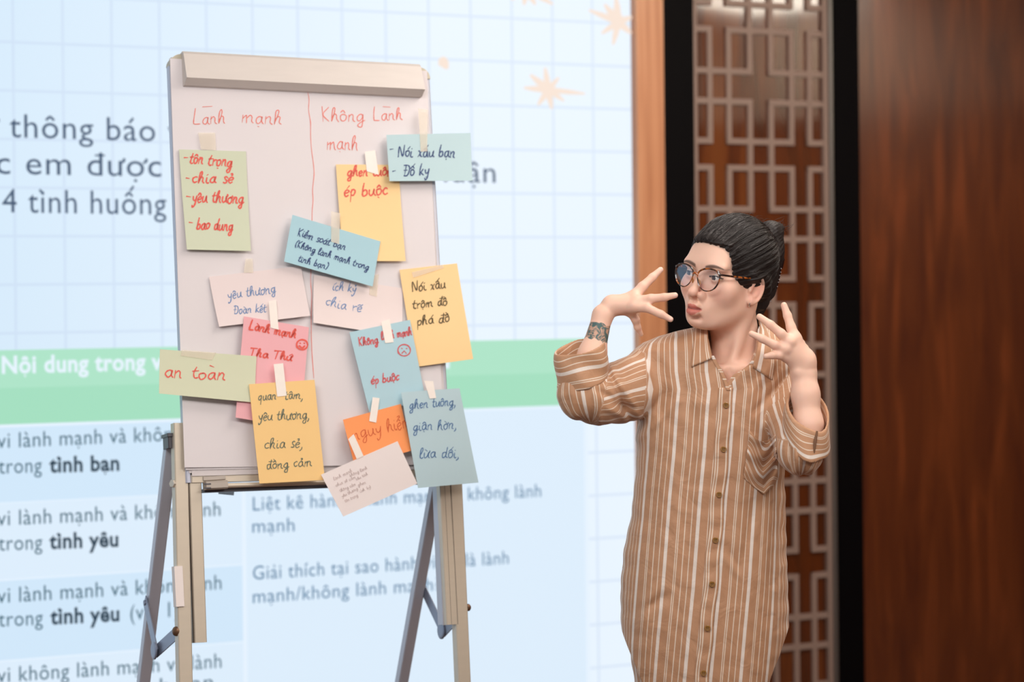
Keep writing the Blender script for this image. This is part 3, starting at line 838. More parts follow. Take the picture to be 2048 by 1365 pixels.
card((186, 213, 219), [(773, 270), (941, 266), (944, 362), (778, 363)], .024,
     'pale blue card with two navy lines, overhanging the top right of the pad', [("-", 779, 308, 789, 306, 13), ("Nói xấu bạn", 795, 314, 911, 314, 12), ("-", 784, 351, 793, 349, 13), ("Đố kỵ", 806, 352, 858, 351, 12)], INK_NAVY,
     [([(836, 217), (855, 220), (854, 303), (841, 304)], 1)], curl=.003, w=2.8)
card((212, 216, 188), [(320, 699), (513, 713), (508, 806), (317, 788)], .027,
     'wide green card with two red words, overhanging the left edge', [("an", 328, 754, 365, 756, 14.5), ("toan", 382, 757, 452, 762, 13.5), ("-", 416, 736, 428, 741, 8)], INK_RED,
     [([(364, 700), (432, 706), (424, 721), (361, 712)], 1)], curl=.004, w=3.0)
card((255, 160, 98), [(686, 840), (803, 808), (823, 902), (708, 934)], .031,
     'bright orange card with thin dark orange writing', [("nguy", 706, 882, 765, 866, 14), ("hiểm", 775, 866, 825, 852, 14)], INK_ORG,
     [([(745, 795), (759, 797), (752, 846), (738, 843)],)], curl=.006, w=1.7, bend=-.012)
card((246, 206, 140), [(498, 769), (629, 760), (649, 961), (518, 968)], .033,
     'yellow card with four lines of grey handwriting, bottom left', [("quan", 516, 802, 553, 799, 9.5), ("tâm,", 569, 799, 607, 798, 9.5), ("yêu thương,", 516, 842, 620, 838, 10.5), ("chia sẻ,", 528, 898, 606, 896, 11), ("đồng cảm", 532, 940, 624, 932, 10)], INK_GRN,
     [([(547, 729), (566, 727), (573, 792), (554, 794)],)], curl=.003, w=2.1)
card((186, 212, 220), [(802, 785), (919, 777), (956, 966), (835, 977)], .038,
     'pale blue card with three lines of mid blue writing, bottom right', [("ghen", 818, 819, 857, 816, 10), ("tuông,", 864, 814, 912, 812, 10), ("giận hờn,", 825, 862, 914, 858, 10.5), ("lừa dối,", 838, 917, 919, 915, 11)], INK_MID,
     [([(848, 762), (866, 763), (872, 797), (859, 798)],)], curl=.003, w=2.1)
card((240, 230, 228), [(642, 950), (795, 883), (834, 968), (686, 1034)], .042,
     'pale pinkish white note with faint pencil writing, hanging lowest', [("lành mạnh", 668, 962, 705, 944, 3.6), ("chia sẻ cảm", 672, 974, 712, 957, 3.4), ("thông cảm", 680, 985, 712, 971, 3.4), ("yêu thương", 684, 996, 716, 980, 3.4), ("tôn trọng", 690, 1006, 716, 993, 3.4),
      ("không lành", 700, 955, 735, 938, 3.4), ("xấu tính", 712, 962, 736, 950, 3.2), ("ghen", 716, 974, 732, 967, 3.2), ("ích kỷ", 720, 986, 742, 976, 3.2)], INK_PENCIL,
     [([(696, 879), (707, 869), (727, 913), (713, 919)],)], curl=.002, w=1.2)
# ------------------------------------------------------------------ implicit surfaces (sparse surface nets)
D0 = 4.6
def W(px, py, dy=0.):
    return P(px, py, D0 + dy)
def mesh_sdf(fn, lo, hi, h, B=20, slack=1.5):
    """fn(points) -> distance. Returns verts, quads of the zero level set on a sparse grid of cell size h"""
    lo = np.array(lo, float); hi = np.array(hi, float)
    nb = np.ceil((hi - lo) / (h * B)).astype(int)
    ii = np.stack(np.meshgrid(*[np.arange(n) for n in nb], indexing='ij'), -1).reshape(-1, 3)
    cen = lo + (ii + .5) * B * h
    d = np.concatenate([fn(c) for c in np.array_split(cen, max(1, len(cen) // 40000))])
    ii = ii[np.abs(d) < B * h * .87 * slack]
    g = np.arange(B + 1); loc = np.stack(np.meshgrid(g, g, g, indexing='ij'), -1)
    cV, cK, quads = [], [], []
    BIG = 1 << 20
    def key(a): return (a[..., 0].astype(np.int64) * BIG + a[..., 1]) * BIG + a[..., 2]
    for b in ii:
        org = b * B
        pts = lo + (org + loc) * h
        f = fn(pts.reshape(-1, 3)).reshape(B + 1, B + 1, B + 1)
        s = f < 0
        if s.all() or not s.any(): continue
        # cells
        cs = [s[i:i + B, j:j + B, k:k + B] for i in (0, 1) for j in (0, 1) for k in (0, 1)]
        cnt = sum(c.astype(np.int8) for c in cs); act = (cnt > 0) & (cnt < 8)
        idx = np.argwhere(act)
        if len(idx) == 0: continue
        acc = np.zeros((len(idx), 3)); num = np.zeros(len(idx))
        corner = {}
        for i in (0, 1):
            for j in (0, 1):
                for k in (0, 1):
                    corner[i, j, k] = f[idx[:, 0] + i, idx[:, 1] + j, idx[:, 2] + k]
        for a in range(3):
            for p in (0, 1):
                for q in (0, 1):
                    c0 = [0, 0, 0]; o = [x for x in range(3) if x != a]; c0[o[0]] = p; c0[o[1]] = q
                    c1 = list(c0); c1[a] = 1
                    f0 = corner[tuple(c0)]; f1 = corner[tuple(c1)]
                    m = (f0 < 0) != (f1 < 0)
                    t = np.where(m, f0 / np.where(m, f0 - f1, 1), 0)
                    for x in range(3):
                        acc[:, x] += np.where(m, (t if x == a else c0[x]), 0)
                    num += m
        cV.append(lo + (org + idx + acc / num[:, None]) * h); cK.append(key(org + idx))
        for a in range(3):
            sl0 = [slice(0, B)] * 3; sl1 = [slice(0, B)] * 3; sl1[a] = slice(1, B + 1)
            s0 = s[tuple(sl0)]; s1 = s[tuple(sl1)]
            e = np.argwhere(s0 != s1)
            if len(e) == 0: continue
            inside0 = s0[e[:, 0], e[:, 1], e[:, 2]]
            e = e + org; u, v = [(1, 2), (2, 0), (0, 1)][a]
            du = np.zeros(3, int); du[u] = 1; dv = np.zeros(3, int); dv[v] = 1
            q = np.stack([key(e), key(e - du), key(e - du - dv), key(e - dv)], 1)
            q = np.where(inside0[:, None], q[:, ::-1], q)
            quads.append(q)
    V = np.concatenate(cV); K = np.concatenate(cK); Q = np.concatenate(quads)
    o = np.argsort(K); Ks = K[o]
    pos = np.clip(np.searchsorted(Ks, Q), 0, len(Ks) - 1)
    ok = (Ks[pos] == Q).all(1)
    Q = o[pos[ok]]
    return V, Q[:, ::-1]

class Sdf:
    def __init__(self): self.ops = []; self.frames = {}
    def frame(self, name, c, R): self.frames[name] = (np.array(c, float), np.array(R, float))
    def add(self, kind, prim, bound, k=.01, frame=None, mirror=False):
        self.ops.append((kind, prim, bound, k, frame, mirror))
    def __call__(self, p):
        d = np.full(len(p), .5)
        c = (p.min(0) + p.max(0)) / 2; r = np.linalg.norm(p - c, axis=1).max() if len(p) else 0
        big = r > .2
        cache = {}
        for kind, prim, bound, k, frame, mirror in self.ops:
            if frame is not None:
                fc, R = self.frames[frame]
                if bound is not None and not big:
                    bc = fc + R @ np.array(bound[0]); cc = [bc]
                    if mirror: cc.append(fc + R @ (np.array(bound[0]) * [-1, 1, 1]))
                    if min(np.linalg.norm(c - x) for x in cc) > r + bound[1] + k + (.03 if kind == 'add' else 0): continue
                if frame not in cache: cache[frame] = (p - fc) @ R
                q = cache[frame]
            else:
                if bound is not None and not big and np.linalg.norm(c - bound[0]) > r + bound[1] + k + (.03 if kind == 'add' else 0): continue
                q = p
            if mirror: q = q * np.array([1, 1, 1.]); q[:, 0] = np.abs(q[:, 0])
            if kind == 'disp': d = d + prim(q); continue
            e = prim(q)
            if kind == 'add': hh = np.maximum(k - np.abs(d - e), 0) / k; d = np.minimum(d, e) - hh * hh * k * .25
            elif kind == 'sub': e = -e; hh = np.maximum(k - np.abs(d - e), 0) / k; d = np.maximum(d, e) + hh * hh * k * .25
            elif kind == 'and': hh = np.maximum(k - np.abs(d - e), 0) / k; d = np.maximum(d, e) + hh * hh * k * .25
        return d
    def sph(self, c, r, k=.01, kind='add', frame=None, mirror=False):
        c = np.array(c, float); self.add(kind, lambda p: np.linalg.norm(p - c, axis=1) - r, (c, r), k, frame, mirror)
    def ell(self, c, r, k=.01, kind='add', frame=None, mirror=False, R=None):
        c = np.array(c, float); r = np.array(r, float)
        def f(p):
            q = p - c
            if R is not None: q = q @ R
            k0 = np.linalg.norm(q / r, axis=1); k1 = np.linalg.norm(q / r ** 2, axis=1) + 1e-9
            return k0 * (k0 - 1) / k1
        self.add(kind, f, (c, r.max()), k, frame, mirror)
    def cone(self, a, b, ra, rb, k=.01, kind='add', frame=None, mirror=False):
        a = np.array(a, float); b = np.array(b, float); ba = b - a; L2 = ba @ ba + 1e-12
        def f(p):
            h = np.clip((p - a) @ ba / L2, 0, 1)
            return np.linalg.norm(p - a - h[:, None] * ba, axis=1) - (ra + (rb - ra) * h)
        self.add(kind, f, ((a + b) / 2, math.sqrt(L2) / 2 + max(ra, rb)), k, frame, mirror)
    def chain(self, pts, rad, k=.01, kk=.004, kind='add', frame=None):
        pts = np.array(pts, float); rad = np.array(rad, float)
        def f(p):
            d = None
            for i in range(len(pts) - 1):
                a, b = pts[i], pts[i + 1]; ba = b - a; L2 = ba @ ba + 1e-12
                h = np.clip((p - a) @ ba / L2, 0, 1)
                e = np.linalg.norm(p - a - h[:, None] * ba, axis=1) - (rad[i] + (rad[i + 1] - rad[i]) * h)
                if d is None: d = e
                else: hh = np.maximum(kk - np.abs(d - e), 0) / kk; d = np.minimum(d, e) - hh * hh * kk * .25
            return d
        c = pts.mean(0); self.add(kind, f, (c, np.linalg.norm(pts - c, axis=1).max() + rad.max()), k, frame)

# ------------------------------------------------------------------ the speaker
person = empty('person', W(1440, 900, .0) * np.array([1, 1, 0]))
tag(person, 'woman in glasses and a brown striped long shirt gesturing with both hands raised', 'person')

HC = W(1456.5, 551, 0.0)
yaw = math.radians(-40); rl = math.radians(10); pt = math.radians(0)
def Rz(a): return np.array([[math.cos(a), -math.sin(a), 0], [math.sin(a), math.cos(a), 0], [0, 0, 1]])
def Ry(a): return np.array([[math.cos(a), 0, math.sin(a)], [0, 1, 0], [-math.sin(a), 0, math.cos(a)]])
def Rx(a): return np.array([[1, 0, 0], [0, math.cos(a), -math.sin(a)], [0, math.sin(a), math.cos(a)]])
HR = Rz(yaw) @ Ry(rl) @ Rx(pt)
def HW(p): return HC + np.atleast_2d(p) @ HR.T      # head-local to world

skin = Sdf(); skin.frame('h', HC, HR)
F_ = 'h'
skin.ell((0, .014, .036), (.070, .092, .082), frame=F_)
skin.ell((0, -.022, -.014), (.062, .069, .082), .02, frame=F_)
skin.ell((0, -.034, -.060), (.050, .048, .042), .03, frame=F_)
skin.cone((.046, .004, -.050), (.020, -.066, -.086), .016, .014, .03, frame=F_, mirror=True)   # jaw line
skin.ell((0, -.079, -.090), (.018, .016, .014), .022, frame=F_)                                   # chin
skin.ell((.037, -.066, -.026), (.023, .019, .022), .026, frame=F_, mirror=True)                   # cheeks
skin.ell((.022, -.086, .020), (.026, .010, .009), .018, frame=F_, mirror=True)                    # brow
skin.ell((0, -.070, .040), (.042, .022, .034), .03, frame=F_)                                     # forehead
skin.ell((.031, -.104, -.002), (.019, .018, .014), .014, 'sub', frame=F_, mirror=True)            # sockets
skin.cone((0, -.088, .010), (0, -.111, -.029), .0060, .0078, .009, frame=F_)                      # nose bridge
skin.sph((0, -.1150, -.0335), .0095, .006, frame=F_)
skin.ell((.0128, -.1005, -.0375), (.0068, .0100, .0078), .0035, frame=F_, mirror=True)
skin.cone((.0062, -.1150, -.0440), (.0088, -.101, -.0465), .0038, .0048, .002, 'sub', frame=F_, mirror=True)  # nostrils
skin.ell((0, -.084, -.062), (.026, .020, .022), .02, frame=F_)                                    # muzzle
skin.cone((0, -.1045, -.050), (0, -.104, -.056), .0028, .003, .006, 'sub', frame=F_)
skin.chain([(.0165, -.094, -.0645), (.008, -.1050, -.0585), (0, -.1070, -.0600), (-.008, -.1050, -.0585), (-.0165, -.094, -.0645)], [.0028, .0052, .0050, .0052, .0028], .004, frame=F_)
skin.chain([(.0150, -.094, -.0685), (.007, -.1055, -.0720), (0, -.1075, -.0728), (-.007, -.1055, -.0720), (-.0150, -.094, -.0685)], [.0030, .0064, .0070, .0064, .0030], .004, frame=F_)
skin.chain([(.0150, -.1010, -.0658), (.006, -.1115, -.0658), (0, -.1130, -.0662), (-.006, -.1115, -.0658), (-.0150, -.1010, -.0658)], [.0008, .0012, .0012, .0012, .0008], .003, kind='sub', frame=F_)
skin.cone((-.010, -.096, -.0835), (.010, -.096, -.0835), .004, .004, .010, 'sub', frame=F_)       # under the lip
# eyelids: a thin shell round each eyeball, opened by an almond
EYE = np.array([.0305, -.0800, -.001]); ER = .0120
def lids(p):
    q = p - EYE; r = np.linalg.norm(q, axis=1)
    x = q[:, 0]; z = q[:, 2]
    t = np.clip((x + .0005) / .0135, -1, 1)
    up = .0050 * (1 - t ** 2) ** .7 + .0012 * t; lo_ = -.0036 * (1 - t ** 2) ** .8 + .0008 * t
    slit = np.maximum(z - up, lo_ - z); slit = np.maximum(slit, q[:, 1] + .0)
    slit = np.maximum(slit, np.abs(x) - .0138)
    return np.maximum(r - (ER + .0016), -slit)
skin.add('add', lids, (EYE, .015), .0035, F_, True)
skin.cone((.018, -.0925, .0078), (.040, -.0885, .0070), .0012, .0012, .004, 'sub', frame=F_, mirror=True)   # lid crease
# ears
EA = np.array([.0725, -.006, -.018])
Re = Rz(math.radians(-26)) @ Rx(math.radians(-12))
skin.ell(EA, (.0055, .0150, .0255), .006, frame=F_, mirror=True, R=Re)
def helix(p):
    q = (p - EA) @ Re
    e = np.sqrt((q[:, 1] / .0145) ** 2 + (q[:, 2] / .0250) ** 2)
    ring = np.abs(e - 1) * .018
    d = np.sqrt(ring ** 2 + (q[:, 0] - .004) ** 2) - .0030
    return np.where((q[:, 1] < -.006) & (q[:, 2] < .012), .01, d)
skin.add('add', helix, (EA, .033), .004, F_, True)
skin.ell(EA + Re @ np.array([.0075, .000, .004]), (.0055, .0085, .0165), .004, 'sub', F_, True, R=Re)
skin.ell(EA + Re @ np.array([.0035, -.003, -.003]), (.004, .0045, .008), .004, 'sub', F_, True, R=Re)
skin.ell(EA + Re @ np.array([.002, -.003, -.0235]), (.0042, .0070, .0075), .006, 'add', F_, True, R=Re)
skin.ell(EA + Re @ np.array([.003, -.0125, -.003]), (.003, .003, .005), .004, 'add', F_, True, R=Re)
# neck, chest
nk0 = HW([0, .022, -.060])[0]; nk1 = W(1478, 735, .030)
skin.cone(nk0, nk1, .047, .050, .03)
skin.cone(W(1500, 600, -.015), W(1462, 738, -.030), .008, .007, .02)           # sternomastoid
skin.ell(W(1466, 800, .035), (.135, .092, .085), .035)
skin.cone(W(1468, 741, -.045), W(1540, 728, -.020), .007, .007, .018)         # clavicles
skin.cone(W(1450, 741, -.045), W(1385, 722, -.020), .007, .007, .018)
skin.sph(W(1459, 744, -.062), .008, .014, 'sub')                               # suprasternal notch
# image-left arm (her right)
skin.chain([W(1310, 755, .03), W(1166, 796, -.098), W(1184, 712, -.085), W(1205, 632, -.065)], [.034, .027, .0250, .0190], .02, .02)
skin.cone(W(1206, 630, -.065), W(1226, 610, -.060), .0185, .0165, .012)
R_ = .001
kn = {'i': W(1268, 594, -.060), 'm': W(1272, 604, -.075), 'r': W(1266, 614, -.080), 'p': W(1260, 622, -.062)}
for q, r in (('i', .0125), ('m', .0125), ('r', .0125), ('p', .0105)): skin.cone(W(1224, 611, -.060), kn[q], .0155, r, .010)
skin.chain([kn['i'], W(1285, 574, -.055), W(1305, 555, -.045), W(1321, 540, -.038)], [.0125, .0095, .0078, .0058], .007)
skin.chain([kn['m'], W(1302, 598, -.088), W(1329, 595, -.095), W(1350, 591, -.098)], [.0118, .0090, .0076, .0058], .007)
skin.chain([kn['r'], W(1294, 616, -.095), W(1322, 629, -.105), W(1341, 639, -.106)], [.0115, .0088, .0074, .0056], .007)
skin.chain([kn['p'], W(1271, 640, -.055), W(1275, 655, -.048), W(1282, 669, -.040)], [.0098, .0078, .0066, .0046], .007)
skin.chain([W(1232, 608, -.048), W(1250, 612, -.025), W(1266, 610, .000), W(1277, 606, .020)], [.013, .0115, .0095, .0070], .010)
for q in ('i', 'm', 'r'): skin.sph(kn[q] + np.array([.001, -.009, .002]), .0058, .010)
# image-right arm (her left)
skin.chain([W(1566, 765, .035), W(1584, 838, -.052), W(1606, 908, -.15), W(1616, 850, -.150), W(1611, 790, -.140), W(1607, 742, -.130)], [.030, .030, .030, .0275, .0255, .0235], .02, .015)
skin.cone(W(1607, 745, -.130), W(1604, 722, -.130), .0235, .0215, .012)
skin.sph(W(1597, 744, -.146), .0080, .010)
kl = {'i': W(1590, 678, -.138), 'm': W(1580, 686, -.146), 'r': W(1572, 700, -.148), 'p': W(1574, 714, -.142)}
for q, r in (('i', .0125), ('m', .0125), ('r', .0120), ('p', .0105)): skin.cone(W(1605, 722, -.130), kl[q], .0205, r, .012)
skin.chain([kl['i'], W(1582, 655, -.132), W(1575, 632, -.126), W(1568, 611, -.122)], [.0118, .0092, .0080, .0062], .008)
skin.chain([kl['m'], W(1562, 668, -.152), W(1541, 650, -.150), W(1519, 634, -.144)], [.0115, .0092, .0080, .0062], .007)
skin.chain([kl['r'], W(1549, 690, -.158), W(1525, 678, -.158), W(1503, 668, -.152)], [.0108, .0086, .0076, .0058], .007)
skin.chain([kl['p'], W(1558, 711, -.155), W(1545, 711, -.162), W(1532, 713, -.163)], [.0098, .0078, .0068, .0055], .006)
skin.chain([W(1612, 718, -.115), W(1606, 700, -.092), W(1600, 688, -.075), W(1596, 680, -.060)], [.014, .0115, .0095, .0070], .010)
for q in ('m', 'r'): skin.sph(kl[q] + np.array([.0, -.009, .002]), .0055, .010)

V, Q = mesh_sdf(skin, W(1080, 900, -.30), W(1720, 420, .22) , .0014)
print('skin', len(V))
def vattr(o, name, val, kind='FLOAT'):
    a = o.data.attributes.new(name, kind, 'POINT')
    a.data.foreach_set('vector' if kind == 'FLOAT_VECTOR' else 'value', np.asarray(val, np.float32).ravel())

def skin_material():
    m = bpy.data.materials.new('skin'); m.use_nodes = True; nt = m.node_tree; N = nt.nodes; L = nt.links; b = N['Principled BSDF']
    def at(n):
        a = N.new('ShaderNodeAttribute'); a.attribute_name = n; return a.outputs['Fac']
    def mix(fac, a, c, mode='MIX'):
        x = N.new('ShaderNodeMix'); x.data_type = 'RGBA'; x.blend_type = mode
        L.new(fac, x.inputs[0]) if not isinstance(fac, float) else setattr(x.inputs[0], 'default_value', fac)
        L.new(a, x.inputs[6]) if not isinstance(a, tuple) else setattr(x.inputs[6], 'default_value', (*lin(a), 1))
        L.new(c, x.inputs[7]) if not isinstance(c, tuple) else setattr(x.inputs[7], 'default_value', (*lin(c), 1))
        return x.outputs[2]
    tc = N.new('ShaderNodeTexCoord'); n = N.new('ShaderNodeTexNoise'); n.inputs['Scale'].default_value = 30; L.new(tc.outputs['Object'], n.inputs[0])
    base = mix(n.outputs[0], (232, 190, 168), (240, 200, 180))
    c = mix(at('blush'), base, (226, 150, 132))
    c = mix(at('lips'), c, (200, 108, 98))
    c = mix(at('mouth'), c, (110, 48, 46))
    c = mix(at('brow'), c, (78, 58, 50))
    c = mix(at('nail'), c, (240, 206, 196))
    tn = N.new('ShaderNodeTexNoise'); tn.inputs['Scale'].default_value = 75; tn.inputs['Detail'].default_value = 2; tn.inputs['Distortion'].default_value = 1.6
    L.new(tc.outputs['Object'], tn.inputs[0])
    rp = N.new('ShaderNodeValToRGB'); rp.color_ramp.elements[0].position = .40; rp.color_ramp.elements[1].position = .56
    rp.color_ramp.elements[0].color = (*lin((200, 160, 138)), 1); rp.color_ramp.elements[1].color = (*lin((78, 104, 104)), 1)
    L.new(tn.outputs[0], rp.inputs[0])
    c = mix(at('tattoo'), c, rp.outputs[0])
    L.new(c, b.inputs['Base Color'])
    b.inputs['Roughness'].default_value = .48; b.inputs['Specular IOR Level'].default_value = .4
    b.inputs['Subsurface Weight'].default_value = .25; b.inputs['Subsurface Radius'].default_value = (1, .38, .22); b.inputs['Subsurface Scale'].default_value = .009
    n2 = N.new('ShaderNodeTexNoise'); n2.inputs['Scale'].default_value = 500; L.new(tc.outputs['Object'], n2.inputs[0])
    bp_ = N.new('ShaderNodeBump'); bp_.inputs['Strength'].default_value = .06; bp_.inputs['Distance'].default_value = .001
    L.new(n2.outputs[0], bp_.inputs['Height']); L.new(bp_.outputs[0], b.inputs['Normal'])
    return m
def fast_obj(name, V, Q, m, parent, smooth=True):
    me = bpy.data.meshes.new(name)
    v = (V - parent_mat(parent)).astype(np.float32)
    me.vertices.add(len(v)); me.vertices.foreach_set('co', v.ravel())
    me.loops.add(Q.size); me.loops.foreach_set('vertex_index', Q.ravel().astype(np.int32))
    me.polygons.add(len(Q)); me.polygons.foreach_set('loop_start', np.arange(0, Q.size, Q.shape[1], dtype=np.int32)); 
    me.update(calc_edges=True); me.validate()
    me.shade_smooth() if smooth else None
    me.materials.append(m)
    o = bpy.data.objects.new(name, me); COL.objects.link(o); o.parent = parent
    return o
body = fast_obj('body', V, Q, skin_material(), person)
body['label'] = 'skin of face, neck, forearms and hands'
q = (V - HC) @ HR
inh = (np.linalg.norm(q, axis=1) < .14)
def sst(a, b, x): t = np.clip((x - a) / (b - a), 0, 1); return t * t * (3 - 2 * t)
ax_ = np.abs(q[:, 0])
# lips
t = np.clip(ax_ / .0175, 0, 1)
ztop = -.0555 - .0010 * np.exp(-(ax_ / .003) ** 2) - .009 * t ** 2; zbot = -.0800 + .012 * t ** 2
lips = sst(0, .0012, ztop - q[:, 2]) * sst(0, .0015, q[:, 2] - zbot) * (q[:, 1] < -.088) * (ax_ < .0185) * sst(.0185, .0165, ax_) * inh
vattr(body, 'lips', lips * .85)
vattr(body, 'mouth', np.exp(-((q[:, 2] + .0660) / .0013) ** 2) * (ax_ < .0155) * (q[:, 1] < -.09) * inh * .9)
bl = np.exp(-(((ax_ - .042) / .020) ** 2 + ((q[:, 2] + .030) / .020) ** 2)) * (q[:, 1] < -.02) * .35 + np.exp(-((q[:, 0] / .014) ** 2 + ((q[:, 2] + .034) / .012) ** 2)) * (q[:, 1] < -.09) * .25
bl += np.exp(-(((ax_ - .076) / .012) ** 2 + ((q[:, 2] + .018) / .03) ** 2)) * .5 * (q[:, 1] > -.02)
vattr(body, 'blush', np.clip(bl * inh, 0, 1))
tb = (ax_ - .011) / .040
zc = .0165 + .0075 * np.sin(np.clip(tb, 0, 1) * 2.3) - .004 * np.clip(tb, 0, 1) ** 2
hw = .0033 * (1 - np.clip(tb, 0, 1) ** 2) + .0008
YHs = np.array([(-.010, .0), (0, -.058), (.020, -.068), (.045, -.074), (.056, -.080), (.064, -.09), (.070, -.14)])
scalp = sst(.004, -.004, np.interp(q[:, 2], YHs[:, 0], YHs[:, 1]) - q[:, 1]) * (q[:, 2] > -.006) * inh
brow = sst(1.4, .5, np.abs(q[:, 2] - zc) / hw) * sst(-.03, .08, tb) * sst(1.03, .9, tb) * (q[:, 1] < -.04) * inh
vattr(body, 'brow', np.maximum(brow * .85, scalp * .5))
def axis_mask(a, b, t0, t1, R=.04):
    ba = b - a; h = ((V - a) @ ba) / (ba @ ba); dd = np.linalg.norm(V - a - h[:, None] * ba, axis=1)
    n = .03 * np.sin(V[:, 0] * 400) * np.sin(V[:, 2] * 260)
    return ((h + n > t0) & (h + n < t1) & (dd < R)).astype(float)
vattr(body, 'tattoo', axis_mask(W(1184, 712, -.085), W(1205, 632, -.065), .34, .76))
nail = np.zeros(len(V))
for tip, nx in ((W(1323, 538, -.042), None), (W(1352, 590, -.104), None), (W(1343, 639, -.111), None)):
    nail = np.maximum(nail, sst(.0062, .0045, np.linalg.norm(V - tip, axis=1)))
vattr(body, 'nail', nail * .6)
# ------------------------------------------------------------------ shirt
ROWS = np.array([  # photo row, left edge, right edge, half depth, centre depth
 (640, 1424, 1520, .050, .045), (648, 1412, 1532, .056, .045), (656, 1392, 1545, .064, .045), (664, 1352, 1561, .074, .045), (673, 1318, 1578, .084, .043), (686, 1288, 1590, .093, .040),
 (700, 1276, 1598, .098, .036), (740, 1272, 1600, .104, .032), (800, 1272, 1594, .110, .030), (850, 1274, 1582, .112, .030), (900, 1274, 1573, .112, .030),
 (960, 1269, 1570, .112, .030), (1030, 1262, 1572, .114, .030), (1100, 1249, 1573, .118, .030), (1170, 1241, 1575, .122, .030), (1230, 1239, 1577, .125, .030),
 (1280, 1241, 1577, .125, .030), (1330, 1250, 1570, .124, .030), (1365, 1258, 1562, .122, .030), (1460, 1268, 1550, .118, .030)])
rz = W(1430, ROWS[:, 0])[:, 2]; rxl = W(ROWS[:, 1], ROWS[:, 0])[:, 0]; rxr = W(ROWS[:, 2], ROWS[:, 0])[:, 0]
oi = np.argsort(rz)
def rowi(z, arr): return np.interp(z, rz[oi], arr[oi])
r_cx, r_a, r_b, r_cy = (rxl + rxr) / 2, (rxr - rxl) / 2, ROWS[:, 3], D0 + ROWS[:, 4]
ZT = rz.max(); ZB = rz.min()
def torso_raw(p, shrink=0.):
    z = np.clip(p[:, 2], ZB, ZT)
    cx = rowi(z, r_cx); a = rowi(z, r_a) - shrink; b = rowi(z, r_b) - shrink; cy = rowi(z, r_cy)
    e = ((np.abs(p[:, 0] - cx) / a) ** 2.35 + (np.abs(p[:, 1] - cy) / b) ** 2.35) ** (1 / 2.35)
    d = (e - 1) * np.minimum(a, b)
    return np.maximum(d, np.maximum(p[:, 2] - ZT, ZB - p[:, 2]))
HEM = [(1230, 1240), (1241, 1262), (1262, 1312), (1285, 1365), (1330, 1420), (1407, 1450), (1480, 1430), (1530, 1368), (1552, 1318), (1574, 1262), (1590, 1240)]
hx = W([h[0] for h in HEM], [h[1] for h in HEM])[:, 0]; hz = W([h[0] for h in HEM], [h[1] for h in HEM])[:, 2]
FOLDS = [ # x0, y0, x1, y1, width px, height mm (+ ridge, - groove)
 (1262, 860, 1330, 780, 9, -5), (1275, 880, 1350, 800, 8, 4), (1295, 720, 1330, 850, 12, -3), (1330, 700, 1345, 800, 10, 3), (1360, 740, 1385, 860, 12, -3.5), (1310, 900, 1300, 1100, 14, -3),
 (1345, 880, 1350, 1150, 12, 3), (1385, 820, 1378, 1000, 12, -3.5), (1400, 930, 1380, 1180, 12, 3), (1330, 1180, 1285, 1210, 10, -6), (1300, 1170, 1275, 1250, 9, 5), (1320, 1240, 1310, 1365, 12, -3),
 (1372, 1150, 1360, 1365, 13, 3), (1470, 780, 1475, 900, 10, -3), (1490, 790, 1560, 700, 9, 4), (1500, 820, 1585, 740, 8, -5), (1520, 850, 1590, 770, 9, 4), (1475, 900, 1465, 1100, 11, 3), (1500, 1000, 1478, 1120, 9, -4),
 (1440, 1080, 1470, 1130, 8, -4), (1445, 1110, 1475, 1150, 8, 4), (1530, 1000, 1520, 1200, 12, 3), (1548, 960, 1562, 1120, 9, -4), (1500, 1180, 1505, 1365, 14, -3), (1535, 1180, 1545, 1300, 11, 3.5), (1455, 1180, 1440, 1365, 12, 2.5),
 # sleeve at image left
 (1209, 738, 1262, 845, 7, -9), (1222, 735, 1275, 830, 7, 6), (1190, 775, 1235, 800, 7, -6), (1185, 765, 1195, 845, 6, 4), (1150, 775, 1160, 840, 7, -4), (1130, 775, 1136, 822, 6, -3), (1172, 772, 1180, 835, 6, -3), (1205, 810, 1262, 838, 7, 5), (1215, 800, 1270, 815, 6, -5),
 (1240, 720, 1285, 700, 8, 3), (1225, 760, 1285, 735, 8, -3),
 # sleeve at image right
 (1560, 860, 1595, 760, 8, -7), (1556, 880, 1562, 925, 5, -5), (1566, 880, 1570, 930, 5, 5), (1585, 900, 1588, 945, 5, -4), (1602, 905, 1604, 948, 5, 3), (1632, 870, 1628, 930, 5, -8), (1645, 880, 1642, 930, 6, 4), (1572, 800, 1590, 770, 6, 4)]
FA = [(W(f[0], f[1]), W(f[2], f[3]), f[4] / 1000, f[5] / 1000) for f in FOLDS]
